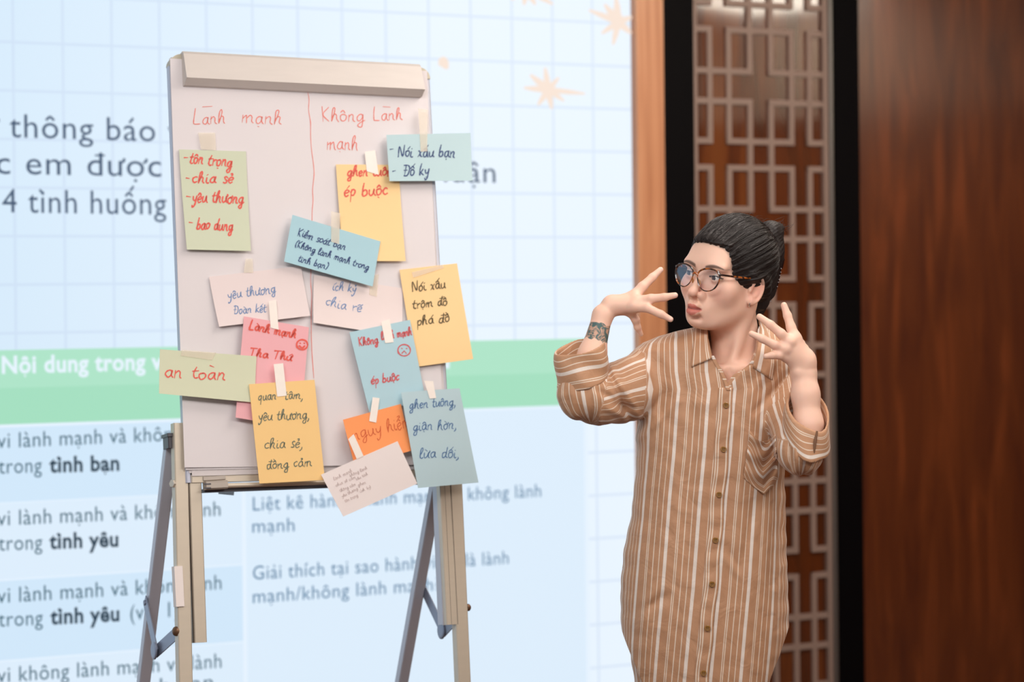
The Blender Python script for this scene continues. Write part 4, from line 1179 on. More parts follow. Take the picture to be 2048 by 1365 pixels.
def folds(p):
    d = np.zeros(len(p)); x, z = p[:, 0], p[:, 2]
    lo = p.min(0); hi = p.max(0)
    for a, b, w, h in FA:
        if max(a[0], b[0]) + 3 * w < lo[0] or min(a[0], b[0]) - 3 * w > hi[0] or max(a[2], b[2]) + 3 * w < lo[2] or min(a[2], b[2]) - 3 * w > hi[2]: continue
        bx, bz = b[0] - a[0], b[2] - a[2]; L2 = bx * bx + bz * bz
        t = ((x - a[0]) * bx + (z - a[2]) * bz) / L2; tc = np.clip(t, 0, 1)
        dd = (x - a[0] - tc * bx) ** 2 + (z - a[2] - tc * bz) ** 2
        d -= h * np.exp(-dd / w ** 2) * (1 - .55 * (2 * tc - 1) ** 2)
    d = np.where(p[:, 1] < D0 + .04, d, d * .3)
    low = np.clip((1.42 - z) / .6, 0, 1)
    d += (.0010 + .0018 * low) * np.sin(x * 66 + 1.4 * np.sin(z * 4.3) + .7 * np.sin(z * 9 + x * 9)) + .0009 * np.sin(x * 60 - z * 75) * (1 - low) + .0004 * np.sin(z * 140 + x * 50 + 2 * np.sin(x * 40))
    return d
SL = [(W(1308, 760, .03), .064), (W(1250, 783, -.02), .060), (W(1190, 795, -.075), .051), (W(1166, 792, -.095), .047)]
SLF = [(W(1166, 792, -.095), .047), (W(1165, 770, -.092), .042), (W(1163, 745, -.09), .037)]
SR = [(W(1572, 758, .035), .050), (W(1584, 835, -.050), .050), (W(1600, 898, -.146), .049)]
SRF = [(W(1601, 900, -.150), .048), (W(1602, 897, -.150), .047)]
def chainf(lst, p, kk=.02):
    d = None
    for (a, ra), (b, rb_) in zip(lst[:-1], lst[1:]):
        ba = b - a; L2 = ba @ ba; h = np.clip((p - a) @ ba / L2, 0, 1)
        e = np.linalg.norm(p - a - h[:, None] * ba, axis=1) - (ra + (rb_ - ra) * h)
        if d is None: d = e
        else: hh = np.maximum(kk - np.abs(d - e), 0) / kk; d = np.minimum(d, e) - hh * hh * kk * .25
    return d
VP = np.array([(1405, 600), (1414, 656), (1424, 716), (1444, 747), (1455, 771), (1473, 748), (1502, 727), (1513, 701), (1521, 650), (1530, 600)], float)
VPW = W(VP[:, 0], VP[:, 1], -.05)[:, [0, 2]]
def poly_sdf(poly, x, z):
    n = len(poly); d = np.full(len(x), 1e9); s = np.ones(len(x))
    for i in range(n):
        a = poly[i]; b = poly[i - 1]; ex, ez = b[0] - a[0], b[1] - a[1]; wx, wz = x - a[0], z - a[1]
        t = np.clip((wx * ex + wz * ez) / (ex * ex + ez * ez), 0, 1)
        d = np.minimum(d, (wx - ex * t) ** 2 + (wz - ez * t) ** 2)
        c1 = z >= a[1]; c2 = z < b[1]; c3 = ex * wz > ez * wx
        s = np.where((c1 & c2 & c3) | (~c1 & ~c2 & ~c3), -s, s)
    return s * np.sqrt(d)
def smin(a, b, k): h = np.maximum(k - np.abs(a - b), 0) / k; return np.minimum(a, b) - h * h * k * .25
def smax(a, b, k): return -smin(-a, -b, k)
def plane3(a, b, c):
    n = np.cross(b - a, c - a); n /= np.linalg.norm(n); n = n if n[2] > 0 else -n
    return a, n
cut_l = plane3(W(1110, 717, -.13), W(1207, 691, -.12), W(1160, 682, -.05))
cut_r = plane3(W(1622, 864, -.20), W(1587, 803, -.150), W(1645, 800, -.125))
def shirt_fn(p):
    f = folds(p)
    t = torso_raw(p)
    zh = np.interp(p[:, 0], hx, hz)
    front = smax(t, zh - p[:, 2], .004)
    front = smax(front, np.where(p[:, 2] < 0.9, p[:, 1] - (D0 + .035), -1.), .004)
    backp = smax(torso_raw(p, .016), p[:, 1] - 99, .004)
    tt = np.minimum(np.where(p[:, 2] < .9, front, t), backp)
    sl = smin(chainf(SL, p), chainf(SLF, p), .008); sr = smin(chainf(SR, p), chainf(SRF, p), .008)
    d = smin(tt, sl, .016); d = smin(d, sr, .012)
    d = d + f
    # neck and V opening, sleeve openings
    v = np.maximum(poly_sdf(VPW, p[:, 0], p[:, 2]), p[:, 1] - (D0 + .03))
    d = smax(d, -v, .003)
    nb = p - nk0; ba = W(1478, 700, .030) - nk0; h = np.clip(nb @ ba / (ba @ ba), -.3, 1)
    d = smax(d, -(np.linalg.norm(nb - h[:, None] * ba, axis=1) - .053), .004)
    d = smax(d, (p - cut_l[0] + [0, 0, .03]) @ cut_l[1] if False else d * 0 - 1, .001)
    return d
def shirt_guard(p):
    return shirt_fn(p)
Vs, Qs = mesh_sdf(shirt_guard, W(1090, 1475, -.30), W(1690, 620, .24), .0026, slack=1.6)
print('shirt', len(Vs))
def stripe_material(name, dark=1.):
    m = bpy.data.materials.new(name); m.use_nodes = True; nt = m.node_tree; N = nt.nodes; L = nt.links; b = N['Principled BSDF']
    a = N.new('ShaderNodeAttribute'); a.attribute_name = 'stripe_u'
    d = N.new('ShaderNodeMath'); d.operation = 'DIVIDE'; d.inputs[1].default_value = .060; L.new(a.outputs['Fac'], d.inputs[0])
    fr = N.new('ShaderNodeMath'); fr.operation = 'FRACT'; L.new(d.outputs[0], fr.inputs[0])
    r = N.new('ShaderNodeValToRGB'); r.color_ramp.interpolation = 'LINEAR'; e = r.color_ramp.elements
    tan = (*lin((186, 140, 106)), 1); wh = (*lin((228, 216, 206)), 1); wh2 = (*lin((226, 208, 190)), 1)
    stops = [(0, wh)]
    for s0, s1, c in ((None, .098, wh), (.355, .385, wh2), (.415, .445, wh2), (.615, .648, wh2), (.82, .848, wh2), (.985, None, wh)):
        if s0 is not None: stops += [(s0, tan), (s0 + .008, c)]
        if s1 is not None: stops += [(s1, c), (s1 + .008, tan)]
    while len(e) > 1: e.remove(e[0])
    e[0].position = 0; e[0].color = stops[0][1]
    for p_, c in stops[1:]:
        q = e.new(p_); q.color = c
    L.new(fr.outputs[0], r.inputs[0])
    tc = N.new('ShaderNodeTexCoord')
    L.new(r.outputs[0], b.inputs['Base Color'])
    b.inputs['Roughness'].default_value = .62; b.inputs['Sheen Weight'].default_value = .25; b.inputs['Sheen Roughness'].default_value = .4
    n2 = N.new('ShaderNodeTexNoise'); n2.inputs['Scale'].default_value = 26; n2.inputs['Detail'].default_value = 5; n2.inputs['Distortion'].default_value = .8; L.new(tc.outputs['Object'], n2.inputs[0])
    bm_ = N.new('ShaderNodeBump'); bm_.inputs['Strength'].default_value = .55; bm_.inputs['Distance'].default_value = .006
    L.new(n2.outputs[0], bm_.inputs['Height']); L.new(bm_.outputs[0], b.inputs['Normal'])
    return m
M_SHIRT = stripe_material('striped_cotton')
shirt = fast_obj('shirt', Vs, Qs, M_SHIRT, person)
shirt['label'] = 'long tan shirt with white stripes'
PLX = [(1452, 740), (1457, 775), (1453, 811), (1447, 899), (1438, 990), (1431, 1081), (1424, 1169), (1415, 1257), (1407, 1347), (1400, 1470)]
plz = W([a for a, b in PLX], [b for a, b in PLX])
def plx(z): return np.interp(z, plz[::-1, 2], plz[::-1, 0])
ARC = np.linspace(0, math.pi, 721); ca, sa_ = np.sin(ARC), -np.cos(ARC)  # x/a, -(y)/b  going from front (0) to back (pi)
def super_pt(t): return np.sign(np.sin(t)) * np.abs(np.sin(t)) ** (2 / 2.35), np.abs(np.cos(t)) ** (2 / 2.35) * np.sign(np.cos(t))
sxp, syp = super_pt(ARC); seg = np.sqrt(np.diff(sxp) ** 2 + (np.diff(syp) * .72) ** 2); CUM = np.concatenate([[0], np.cumsum(seg)])
def torso_u(p):
    z = p[:, 2]; cx = rowi(z, r_cx); a = rowi(z, r_a); b = rowi(z, r_b); cy = rowi(z, r_cy)
    a = np.maximum(a, .13)
    X = (p[:, 0] - cx) / a; Yv = -(p[:, 1] - cy) / b
    ta = np.arctan2(np.abs(X) ** (2.35 / 2), np.sign(Yv) * np.abs(Yv) ** (2.35 / 2))
    tx = np.arcsin(np.clip(np.abs(X), 0, 1) ** (2.35 / 2)); w = np.clip((np.abs(X) - .80) / .16, 0, 1); w = np.where(Yv < 0, 1, w)
    t = tx * (1 - w) + ta * w
    s = np.interp(t, ARC, CUM) * a * np.sign(X)
    X0 = (plx(z) - cx) / a; t0 = np.arcsin(np.clip(np.abs(X0), 0, 1) ** (2.35 / 2)); s0 = np.interp(t0, ARC, CUM) * a * np.sign(X0)
    r = s - s0; return r - .012 + np.where(r > 0, .009, 0)
def tube_u(p, lst, ref, r0=.055, u0=0.):
    best = None; U = np.zeros(len(p))
    for (a, _), (b, _) in zip(lst[:-1], lst[1:]):
        ba = b - a; L = math.sqrt(ba @ ba); ax = ba / L; h = np.clip((p - a) @ ba / L ** 2, 0, 1); q = p - a - h[:, None] * ba; dd = np.linalg.norm(q, axis=1)
        e1 = ref - ax * (ref @ ax); e1 /= np.linalg.norm(e1); e2 = np.cross(ax, e1)
        u = np.arctan2(q @ e2, q @ e1) * r0
        if best is None: best = dd; U = u
        else: m = dd < best; U = np.where(m, u, U); best = np.minimum(best, dd)
    return U + u0
FRONT = np.array([0, -1., 0])
dt = torso_raw(Vs); dl = chainf(SL, Vs); dlf = chainf(SLF, Vs); dr = chainf(SR, Vs); drf = chainf(SRF, Vs)
U = torso_u(Vs)
seamx_l = W(1287, 760)[0] ; seamx_r = W(1588, 760)[0]
ml = (np.minimum(dl, dlf) < dt + .004) & (Vs[:, 0] < seamx_l + .004 * np.sin(Vs[:, 2] * 30))
U = np.where(ml, tube_u(Vs, [SL[0], SL[2]], FRONT + np.array([0, 0, .3]), .062, .03), U)
U = np.where(ml & (Vs[:, 0] < W(1200, 800)[0] + (Vs[:, 2] - W(1200, 800)[2]) * .25), tube_u(Vs, [(W(1185, 870, -.092), 0), (W(1162, 720, -.088), 0)], FRONT, .050, .01), U)
mr_ = (np.minimum(dr, drf) < dt + .001)
U = np.where(mr_ & (dr <= drf), tube_u(Vs, SR, FRONT, .055, .02), U)
U = np.where(mr_ & (Vs[:, 2] < W(1600, 868)[2]) & (Vs[:, 1] < D0 - .09), tube_u(Vs, [(W(1600, 960, -.15), 0), (W(1602, 860, -.15), 0)], FRONT, .055, .0), U)
vattr(shirt, 'stripe_u', U)

# cuffs
def cuff_fn(a, b, ra, rb_, cut, band, ripple):
    ba = b - a; L = math.sqrt(ba @ ba)
    def f(p):
        h = (p - a) @ ba / L ** 2; q = np.linalg.norm(p - a - h[:, None] * ba, axis=1); r = ra + (rb_ - ra) * np.clip(h, 0, 1.3)
        w = ripple(p)
        sh = np.abs(q - r + w) - .0022
        pl = (p - cut[0]) @ cut[1]
        return smax(smax(sh, pl, .003), -pl - band, .003)
    return f
cl_a, cl_b = W(1167, 790, -.092), W(1160, 690, -.088)
Vc, Qc = mesh_sdf(cuff_fn(cl_a, cl_b, .0490, .0480, cut_l, .068, lambda p: .0025 * np.sin(p[:, 2] * 90 + p[:, 0] * 60) + .0015 * np.sin(p[:, 0] * 130)), W(1090, 830, -.18), W(1230, 660, .0), .0022)
cuff_o = fast_obj('cuff', Vc, Qc, M_SHIRT, shirt); vattr(cuff_o, 'stripe_u', -(Vc - cut_l[0]) @ cut_l[1] * 1.0 + .030 + .004 * np.sin(Vc[:, 0] * 60))
cr_a, cr_b = W(1607, 915, -.155), W(1617, 800, -.150)
Vc, Qc = mesh_sdf(cuff_fn(cr_a, cr_b, .0475, .0405, cut_r, .040, lambda p: .002 * np.sin(p[:, 0] * 120 + p[:, 2] * 50)), W(1540, 950, -.24), W(1680, 740, -.05), .0022)
cuff_o = fast_obj('cuff', Vc, Qc, M_SHIRT, shirt); vattr(cuff_o, 'stripe_u', -(Vc - cut_r[0]) @ cut_r[1] * 1.6 + .012)

def surf_depth(px, py, fn=shirt_fn, y0=-.30, y1=.10, n=160):
    """depth (relative to D0) where the view ray first meets the shirt"""
    px = np.atleast_1d(np.asarray(px, float)); py = np.atleast_1d(np.asarray(py, float))
    ys = np.linspace(y0, y1, n); out = np.full(len(px), y1)
    prev = None; done = np.zeros(len(px), bool)
    for i, y in enumerate(ys):
        v = fn(P(px, py, D0 + y))
        if prev is not None:
            m = (v < 0) & ~done
            out[m] = (ys[i - 1] + (y - ys[i - 1]) * (prev / np.maximum(prev - v, 1e-9)))[m]; done |= m
        prev = v
    return out
def patch(name, fn_px, nu, nv, lift, th, ufn, parent=None, smooth_it=2, depth=None):
    u, v = np.meshgrid(np.linspace(0, 1, nu + 1), np.linspace(0, 1, nv + 1))
    px, py = fn_px(u.ravel(), v.ravel())
    d = surf_depth(px, py).reshape(u.shape) if depth is None else depth(u, v)
    for _ in range(smooth_it):
        e = np.pad(d, 1, mode='edge'); d = np.minimum(d, (e[1:-1, 1:-1] * 2 + e[:-2, 1:-1] + e[2:, 1:-1] + e[1:-1, :-2] + e[1:-1, 2:]) / 6)
    L = lift(u, v) if callable(lift) else lift
    A = P(px, py, D0 + (d - L).ravel()); n = len(A)
    Vp = np.concatenate([A, A + [0, th, 0]]); w = nu + 1
    a = (np.arange(nv)[:, None] * w + np.arange(nu)).ravel()
    F = [np.stack([a, a + w, a + w + 1, a + 1], 1), np.stack([n + a, n + a + 1, n + a + w + 1, n + a + w], 1)]
    i = np.arange(nu); F.append(np.stack([i, i + 1, n + i + 1, n + i], 1)); b_ = nv * w + i; F.append(np.stack([b_ + 1, b_, n + b_, n + b_ + 1], 1))
    j = np.arange(nv) * w; F.append(np.stack([j + w, j, n + j, n + j + w], 1)); j = j + nu; F.append(np.stack([j, j + w, n + j + w, n + j], 1))
    o = fast_obj(name, Vp, np.concatenate(F), M_SHIRT, parent or shirt)
    uu = ufn(u, v).ravel(); vattr(o, 'stripe_u', np.concatenate([uu, uu]))
    return o
def lerp_line(pts):
    pts = np.array(pts, float); t = np.linspace(0, 1, len(pts))
    return lambda s: [np.interp(s, t, pts[:, k]) for k in range(pts.shape[1])]
# front placket
pc = lerp_line([(1455, 776), (1451, 811), (1445, 899), (1437, 990), (1430, 1081), (1423, 1169), (1414, 1257), (1406, 1347), (1401, 1410)])
PY = np.array([776, 811, 899, 990, 1081, 1169, 1257, 1347, 1410.]); PXC = np.array([1453, 1449, 1444, 1436, 1429, 1422, 1413, 1405, 1400.])
def pl_fn(u, v):
    y = 776 + v * 630; x = np.interp(y, PY, PXC) + (u - .5) * 29 + 1.2 * np.sin(y * .055); return x, y
patch('placket', pl_fn, 10, 160, lambda u, v: .0018 + .0016 * np.sin(v * 95) * (u * (1 - u)) * 3, .0022, lambda u, v: .0231 - .0030 + u * .029 * .75)
def pl2_fn(u, v):
    y = 770 + v * 636; x = np.interp(y, PY, PXC) + 15 + u * 2; return x, y
# collar flaps
def flap(F_pts, E_pts, u0, name='collar'):
    f = lerp_line(F_pts); e = lerp_line(E_pts)
    def fx(u, v): a = f(v); b = e(v); return a[0] + (b[0] - a[0]) * u, a[1] + (b[1] - a[1]) * u
    def dp(u, v):
        a = f(v.ravel()); b = e(v.ravel()); uu = u.ravel(); lin_ = (a[2] + (b[2] - a[2]) * uu).reshape(u.shape) - .006 * np.sin(u * math.pi)
        px, py = fx(u.ravel(), v.ravel()); s = surf_depth(px, py).reshape(u.shape) - .004
        return np.minimum(lin_, s)
    patch(name, fx, 14, 22, 0., .0016, lambda u, v: u0 + u * .036, smooth_it=3, depth=dp)
flap([(1424, 640, .03), (1416, 655, -.015), (1416, 675, -.040), (1419, 697, -.058), (1424, 717, -.072)], [(1398, 645, .03), (1389, 655, .0), (1388, 680, -.035), (1385, 708, -.055), (1382, 735, -.064)], .018)
flap([(1516, 640, .04), (1520, 655, .005), (1518, 680, -.030), (1513, 704, -.054), (1505, 735, -.068)], [(1530, 650, .04), (1541, 672, .01), (1548, 700, -.02), (1549, 730, -.04), (1545, 761, -.05)], .052)
# neck band edges inside the V
def band(pts, w, name='neckband'):
    f = lerp_line(pts)
    def fx(u, v): a = f(v); return a[0] + (u - .5) * w, a[1] + 0 * u
    patch(name, fx, 4, 24, .0, .003, lambda u, v: .001 + v * .055, smooth_it=1, depth=lambda u, v: np.minimum(surf_depth(*[t.ravel() for t in fx(u, v)]).reshape(u.shape), -.030) * 0 + np.array(f(v.ravel())[2]).reshape(u.shape))
band([(1424, 712, -.066), (1434, 731, -.069), (1444, 747, -.073), (1451, 764, -.076), (1457, 782, -.079)], 8)
band([(1508, 722, -.066), (1498, 734, -.066), (1484, 743, -.068), (1470, 751, -.071), (1461, 765, -.074), (1456, 780, -.077)], 9)
# pocket
tp = lerp_line([(1500, 862), (1512, 876), (1523, 884), (1536, 881), (1551, 868)]); bt = lerp_line([(1487, 957), (1508, 975), (1528, 990), (1544, 975), (1556, 958)])
def pk(u, v): a = tp(u); b = bt(u); return a[0] + (b[0] - a[0]) * v, a[1] + (b[1] - a[1]) * v
patch('pocket', pk, 26, 40, lambda u, v: .0045 + .0028 * np.sin(v * 17 + u * 6) + .004 * (1 - v) * np.sin(u * 3.1), .002, lambda u, v: v * .105 - u * .030 + .008 * np.sin(u * 7 + v * 3) + .012)
# buttons
M_BTN = mat('amber_button', (150, 108, 52), .28, coat=.4); M_HOLE = mat('button_thread', (96, 64, 34), .6)
for bx_, by_ in ((1452, 811), (1447, 899), (1438, 990), (1431, 1081), (1424, 1169), (1415, 1257), (1407, 1347)):
    d = surf_depth([bx_], [by_])[0]
    c = W(bx_, by_, d - .0042)
    v, f = disc(c, (0, -1, .02), .0058, .0024, 18, -.0006)
    bo_ = obj('button', v, f, M_BTN, shirt, True)
    parts = [disc(c + np.array([sx_ * .0016, -.0020, sz * .0016]), (0, -1, 0), .0007, .0006, 6) for sx_ in (-1, 1) for sz in (-1, 1)]
    v, f = join(parts); # four stitched holes
    bo2 = fast_obj('button_thread', np.array(v), np.array([q for q in f if len(q) == 4]), M_HOLE, shirt, False)
# shade of the cuff slit at image right, added as a dark tube
v, f = tube([W(1634, 863, -.196), W(1630, 885, -.200), W(1627, 912, -.198)], [.002, .003, .002], 8)
obj('sleeve_slit', v, f, mat('slit_brown', (120, 86, 62), .7), shirt, True)

# ------------------------------------------------------------------ trousers and shoes (below the frame, so that she stands)
leg = Sdf()
gx, gy, gz_ = W(1410, 1400, .03)
for s in (-1, 1):
    leg.chain([(gx + s * .060, gy, .78), (gx + s * .085, gy - .01, .45), (gx + s * .095, gy, .07)], [.066, .055, .048], .03)
leg.ell((gx, gy, .76), (.125, .09, .10), .04)
leg.add('and', lambda p: .045 - p[:, 2], None, .004)
Vt, Qt = mesh_sdf(leg, (gx - .3, gy - .2, 0), (gx + .3, gy + .2, 1.0), .008)
fast_obj('trousers', Vt, Qt, mat('charcoal_trousers', (52, 48, 50), .8), person)
for s in (-1, 1):
    sh = Sdf(); cx_ = gx + s * .097
    sh.cone((cx_, gy + .03, .045), (cx_ + s * .01, gy - .14, .030), .040, .034, .02); sh.cone((cx_, gy + .02, .05), (cx_, gy + .01, .09), .038, .042, .02)
    sh.add('and', lambda p: .002 - p[:, 2], None, .003)
    Vt, Qt = mesh_sdf(sh, (cx_ - .1, gy - .25, -.01), (cx_ + .1, gy + .15, .15), .006)
    fast_obj('shoe', Vt, Qt, mat('black_shoe', (24, 22, 24), .35), person)
# ------------------------------------------------------------------ eyes
M_SCL = mat('eye_white', (232, 226, 222), .12, coat=.6); M_IRIS = mat('iris_dark_brown', (58, 36, 26), .1, coat=.8); M_PUP = mat('pupil_black', (8, 6, 6), .06, coat=1.)
for s in (-1, 1):
    c = HW(EYE * [s, 1, 1])[0]
    g = HR @ np.array([-.20, -1, .0]); g /= np.linalg.norm(g)
    a = np.cross(g, [0, 0, 1.]); a /= np.linalg.norm(a); b = np.cross(a, g)
    Vv, Ff, mi = [], [], []
    angs = np.radians([0.01, 5, 10.5, 11, 20, 27.5, 28, 40, 60, 90, 120, 150, 179.9]); n = 28
    for t in angs:
        r_ = ER * (1 + (.035 * max(0, 1 - t / .5)))
        for k in range(n):
            an = 2 * math.pi * k / n
            Vv.append(c + r_ * (math.cos(t) * g + math.sin(t) * (math.cos(an) * a + math.sin(an) * b)))
    for i in range(len(angs) - 1):
        for k in range(n):
            Ff.append((i * n + k, (i + 1) * n + k, (i + 1) * n + (k + 1) % n, i * n + (k + 1) % n)); mi.append(2 if i < 2 else (1 if i < 5 else 0))
    o = obj('eye', Vv, Ff, M_SCL, person, True); o.data.materials.append(M_IRIS); o.data.materials.append(M_PUP)
    o.data.polygons.foreach_set('material_index', mi)
    # upper lashes along the lid edge
    Vl, Fl = [], []
    xs = np.linspace(-.0125, .0140, 40)
    parts = []
    for x in xs:
        t = np.clip((x + .0005) / .0135, -1, 1); z = .0050 * (1 - t ** 2) ** .7 + .0012 * t
        yy = -math.sqrt(max((ER + .0022) ** 2 - x * x - z * z, 1e-8))
        p0 = EYE * [s, 1, 1] + np.array([s * x, yy, z]); L_ = .0030 + .0020 * max(0, x / .013)
        p1 = p0 + np.array([s * (.0004 + x * .12), -.0018, -.0002]) ; p2 = p0 + np.array([s * (.0008 + x * .25), -L_ * .8, L_ * .45])
        parts.append(tube(HW(np.array([p0, p1, p2])), [.00045, .0003, .0001], 4, False))
    rim = []
    for x in xs:
        t = np.clip((x + .0005) / .0135, -1, 1); z = .0050 * (1 - t ** 2) ** .7 + .0012 * t
        rim.append(EYE * [s, 1, 1] + np.array([s * x, -math.sqrt(max((ER + .0016) ** 2 - x * x - z * z, 1e-8)), z + .0001]))
    parts.append(tube(HW(np.array(rim)), .00055, 6))
    Vl, Fl = join(parts); obj('eyelash_hair', Vl, Fl, mat('lash_black', (26, 20, 20), .5), person, True)

# ------------------------------------------------------------------ hair
YH = np.array([(-.14, .040), (-.10, .036), (-.06, .030), (-.040, .020), (-.026, .012), (-.020, -.010), (-.014, -.036), (-.006, -.053), (.004, -.060), (.022, -.068), (.045, -.074), (.056, -.080), (.064, -.09), (.070, -.14)])
hair = Sdf(); hair.frame('h', HC, HR)
hb = Sdf(); hb.frame('h', HC, HR)
hb.ell((0, .014, .036), (.070, .092, .082), frame='h'); hb.ell((0, -.022, -.014), (.062, .069, .082), .02, frame='h'); hb.ell((.037, -.066, -.026), (.023, .019, .022), .026, frame='h', mirror=True); hb.ell((0, -.070, .040), (.042, .022, .034), .03, frame='h')
def scalp_offset(p):
    q = (p - HC) @ HR
    return hb(p) - .0012 - .0045 * sst(0, .035, q[:, 1] - np.interp(q[:, 2], YH[:, 0], YH[:, 1]))
hair.add('add', scalp_offset, (HC, .16), .01)
hair.ell((0, .018, .034), (.0790, .0975, .0820), frame='h')
hair.cone((.060, .010, .004), (.058, .040, -.020), .016, .018, .02, frame='h', mirror=True)
hair.cone((.069, -.014, .010), (.067, .020, .004), .011, .012, .012, frame='h', mirror=True)
def hcut(p):
    return np.interp(p[:, 2], YH[:, 0], YH[:, 1]) - p[:, 1] + .0015 * np.sin(p[:, 0] * 160 + p[:, 2] * 240)
hair.add('and', hcut, None, .008, 'h')
hair.ell((0, .070, -.030), (.052, .040, .055), .02, frame='h')
hair.cone((.012, .070, -.060), (.014, .062, -.118), .032, .016, .02, frame='h')
hair.cone((.0, .119, -.026), (.0, .119, .050), .033, .036, .02, frame='h')
hair.cone((.004, .112, .050), (.006, .122, .088), .036, .026, .02, frame='h')
hair.cone((.010, .122, .088), (.014, .140, .100), .020, .008, .012, frame='h')
hair.cone((-.02, .118, -.02), (.024, .128, .085), .006, .004, .008, 'sub', frame='h')
hair.cone((.030, .095, -.01), (.040, .085, .08), .005, .004, .010, 'sub', frame='h')
BUN = np.array([.004, .118, .075])
HCN = np.array([0, .018, .036]); HRD = np.array([.0800, .0985, .0860])
def hdisp(p):
    q = (p - HCN) / HRD; n = np.linalg.norm(q, axis=1) + 1e-6; q = q / n[:, None]
    b = (BUN - HCN) / HRD; b /= np.linalg.norm(b)
    # angle round the axis towards the bun: strands converge there
    e1 = np.cross(b, [1, 0, 0.]); e1 /= np.linalg.norm(e1); e2 = np.cross(b, e1)
    an = np.arctan2(q @ e1, q @ e2); po = np.arccos(np.clip(q @ b, -1, 1))
    w = np.sin(np.clip(po, 0, 3.1)) 
    return (.0011 * np.sin(an * 34 + 2 * np.sin(po * 3)) + .0007 * np.sin(an * 71 + 3 * np.sin(an * 5)) + .0005 * np.sin(an * 150)) * w
hair.add('disp', hdisp, None, 0, 'h')
hl = HC + np.array([-.16, -.17, -.20]); hh_ = HC + np.array([.22, .24, .18])
Vh, Qh = mesh_sdf(hair, hl, hh_, .0017)
print('hair', len(Vh))
M_HAIR = bpy.data.materials.new('black_hair'); M_HAIR.use_nodes = True
b = M_HAIR.node_tree.nodes['Principled BSDF']; b.inputs['Base Color'].default_value = (*lin((32, 25, 24)), 1); b.inputs['Roughness'].default_value = .5
b.inputs['Specular IOR Level'].default_value = .32; b.inputs['Anisotropic'].default_value = .6
hair_o = fast_obj('hair', Vh, Qh, M_HAIR, person)
hair_o['label'] = 'black hair pinned up at the back'
# combed strands over the mass, converging on the bun
def proj_to(fn, p, it=5):
    for _ in range(it):
        d = fn(p)[:, None]; g = np.stack([(fn(p + e) - fn(p - e)) for e in np.eye(3) * .0008], 1); g /= (np.linalg.norm(g, axis=1)[:, None] + 1e-9)
        p = p - g * d * .9
    return p, g
rs = np.random.default_rng(5)
NS = 2600; MS = 11
dirs = rs.normal(size=(NS * 3, 3)); dirs /= np.linalg.norm(dirs, axis=1)[:, None]
pl_ = HCN + dirs * HRD
ok = (pl_[:, 1] > np.interp(pl_[:, 2], YH[:, 0], YH[:, 1]) - .006) & (pl_[:, 2] > -.02) & (pl_[:, 1] < .07)
dirs = dirs[ok][:NS]
bdir = (BUN - HCN) / HRD; bdir /= np.linalg.norm(bdir)
bd = bdir + rs.normal(size=dirs.shape) * .10; bd /= np.linalg.norm(bd, axis=1)[:, None]
om = np.arccos(np.clip((dirs * bd).sum(1), -1, 1))[:, None]
ts = np.linspace(0, 1, MS); ext = rs.uniform(.35, 1., (len(dirs), 1))
pts = np.zeros((len(dirs), MS, 3))
for i, t in enumerate(ts):
    tt = t * ext
    sl_ = (np.sin((1 - tt) * om) * dirs + np.sin(tt * om) * bd) / np.sin(om)
    pts[:, i] = HCN + sl_ * HRD * (1.012)
wp = HC + pts.reshape(-1, 3) @ HR.T
wp, gr = proj_to(hair, wp, 4)
lq = ((wp - HC) @ HR).reshape(len(dirs), MS, 3)
keep = ~((lq[:, :, 2] < .008) & (lq[:, :, 1] > -.034) & (lq[:, :, 1] < .026)).any(1)
wp = wp.reshape(len(dirs), MS, 3)[keep].reshape(-1, 3); gr = gr.reshape(len(dirs), MS, 3)[keep].reshape(-1, 3); dirs = dirs[keep]
off = (.0004 + .0012 * rs.random((len(dirs), 1)) * np.sin(np.pi * ts)[None]).reshape(-1, 1)
wp = (wp + gr * off).reshape(len(dirs), MS, 3)
def strands(curves, r, name, m, kind='stuff', taper=True):
    n, mm, _ = curves.shape
    T_ = np.gradient(curves, axis=1); T_ /= np.linalg.norm(T_, axis=2)[:, :, None] + 1e-9
    ref = np.array([.3, -.8, .5]); A = np.cross(T_, ref); A /= np.linalg.norm(A, axis=2)[:, :, None] + 1e-9; Bv = np.cross(T_, A)
    prof = (np.sin(np.pi * np.clip(np.linspace(.08, .98, mm), 0, 1)) ** .5 if taper else np.ones(mm))[None, :, None] * (r if np.ndim(r) == 0 else r[:, None, None])
    V = np.concatenate([curves + prof * (math.cos(a) * A + math.sin(a) * Bv) for a in (0, 2.094, 4.189)], 1)  # n, 3*mm, 3
    base = (np.arange(n) * 3 * mm)[:, None, None]
    j = np.arange(mm - 1)[None, :, None]; k = np.arange(3)[None, None, :]; k2 = (k + 1) % 3
    q = np.stack([base + k * mm + j, base + k * mm + j + 1, base + k2 * mm + j + 1, base + k2 * mm + j], -1).reshape(-1, 4)
    o = fast_obj(name, V.reshape(-1, 3), q, m, hair_o); o['kind'] = kind
    return o
M_STR = bpy.data.materials.new('hair_strands'); M_STR.use_nodes = True
b = M_STR.node_tree.nodes['Principled BSDF']; b.inputs['Base Color'].default_value = (*lin((34, 27, 26)), 1); b.inputs['Roughness'].default_value = .35; b.inputs['Specular IOR Level'].default_value = .4
strands(wp, .00026 + .0002 * rs.random(len(dirs)), 'hair_strands', M_STR)
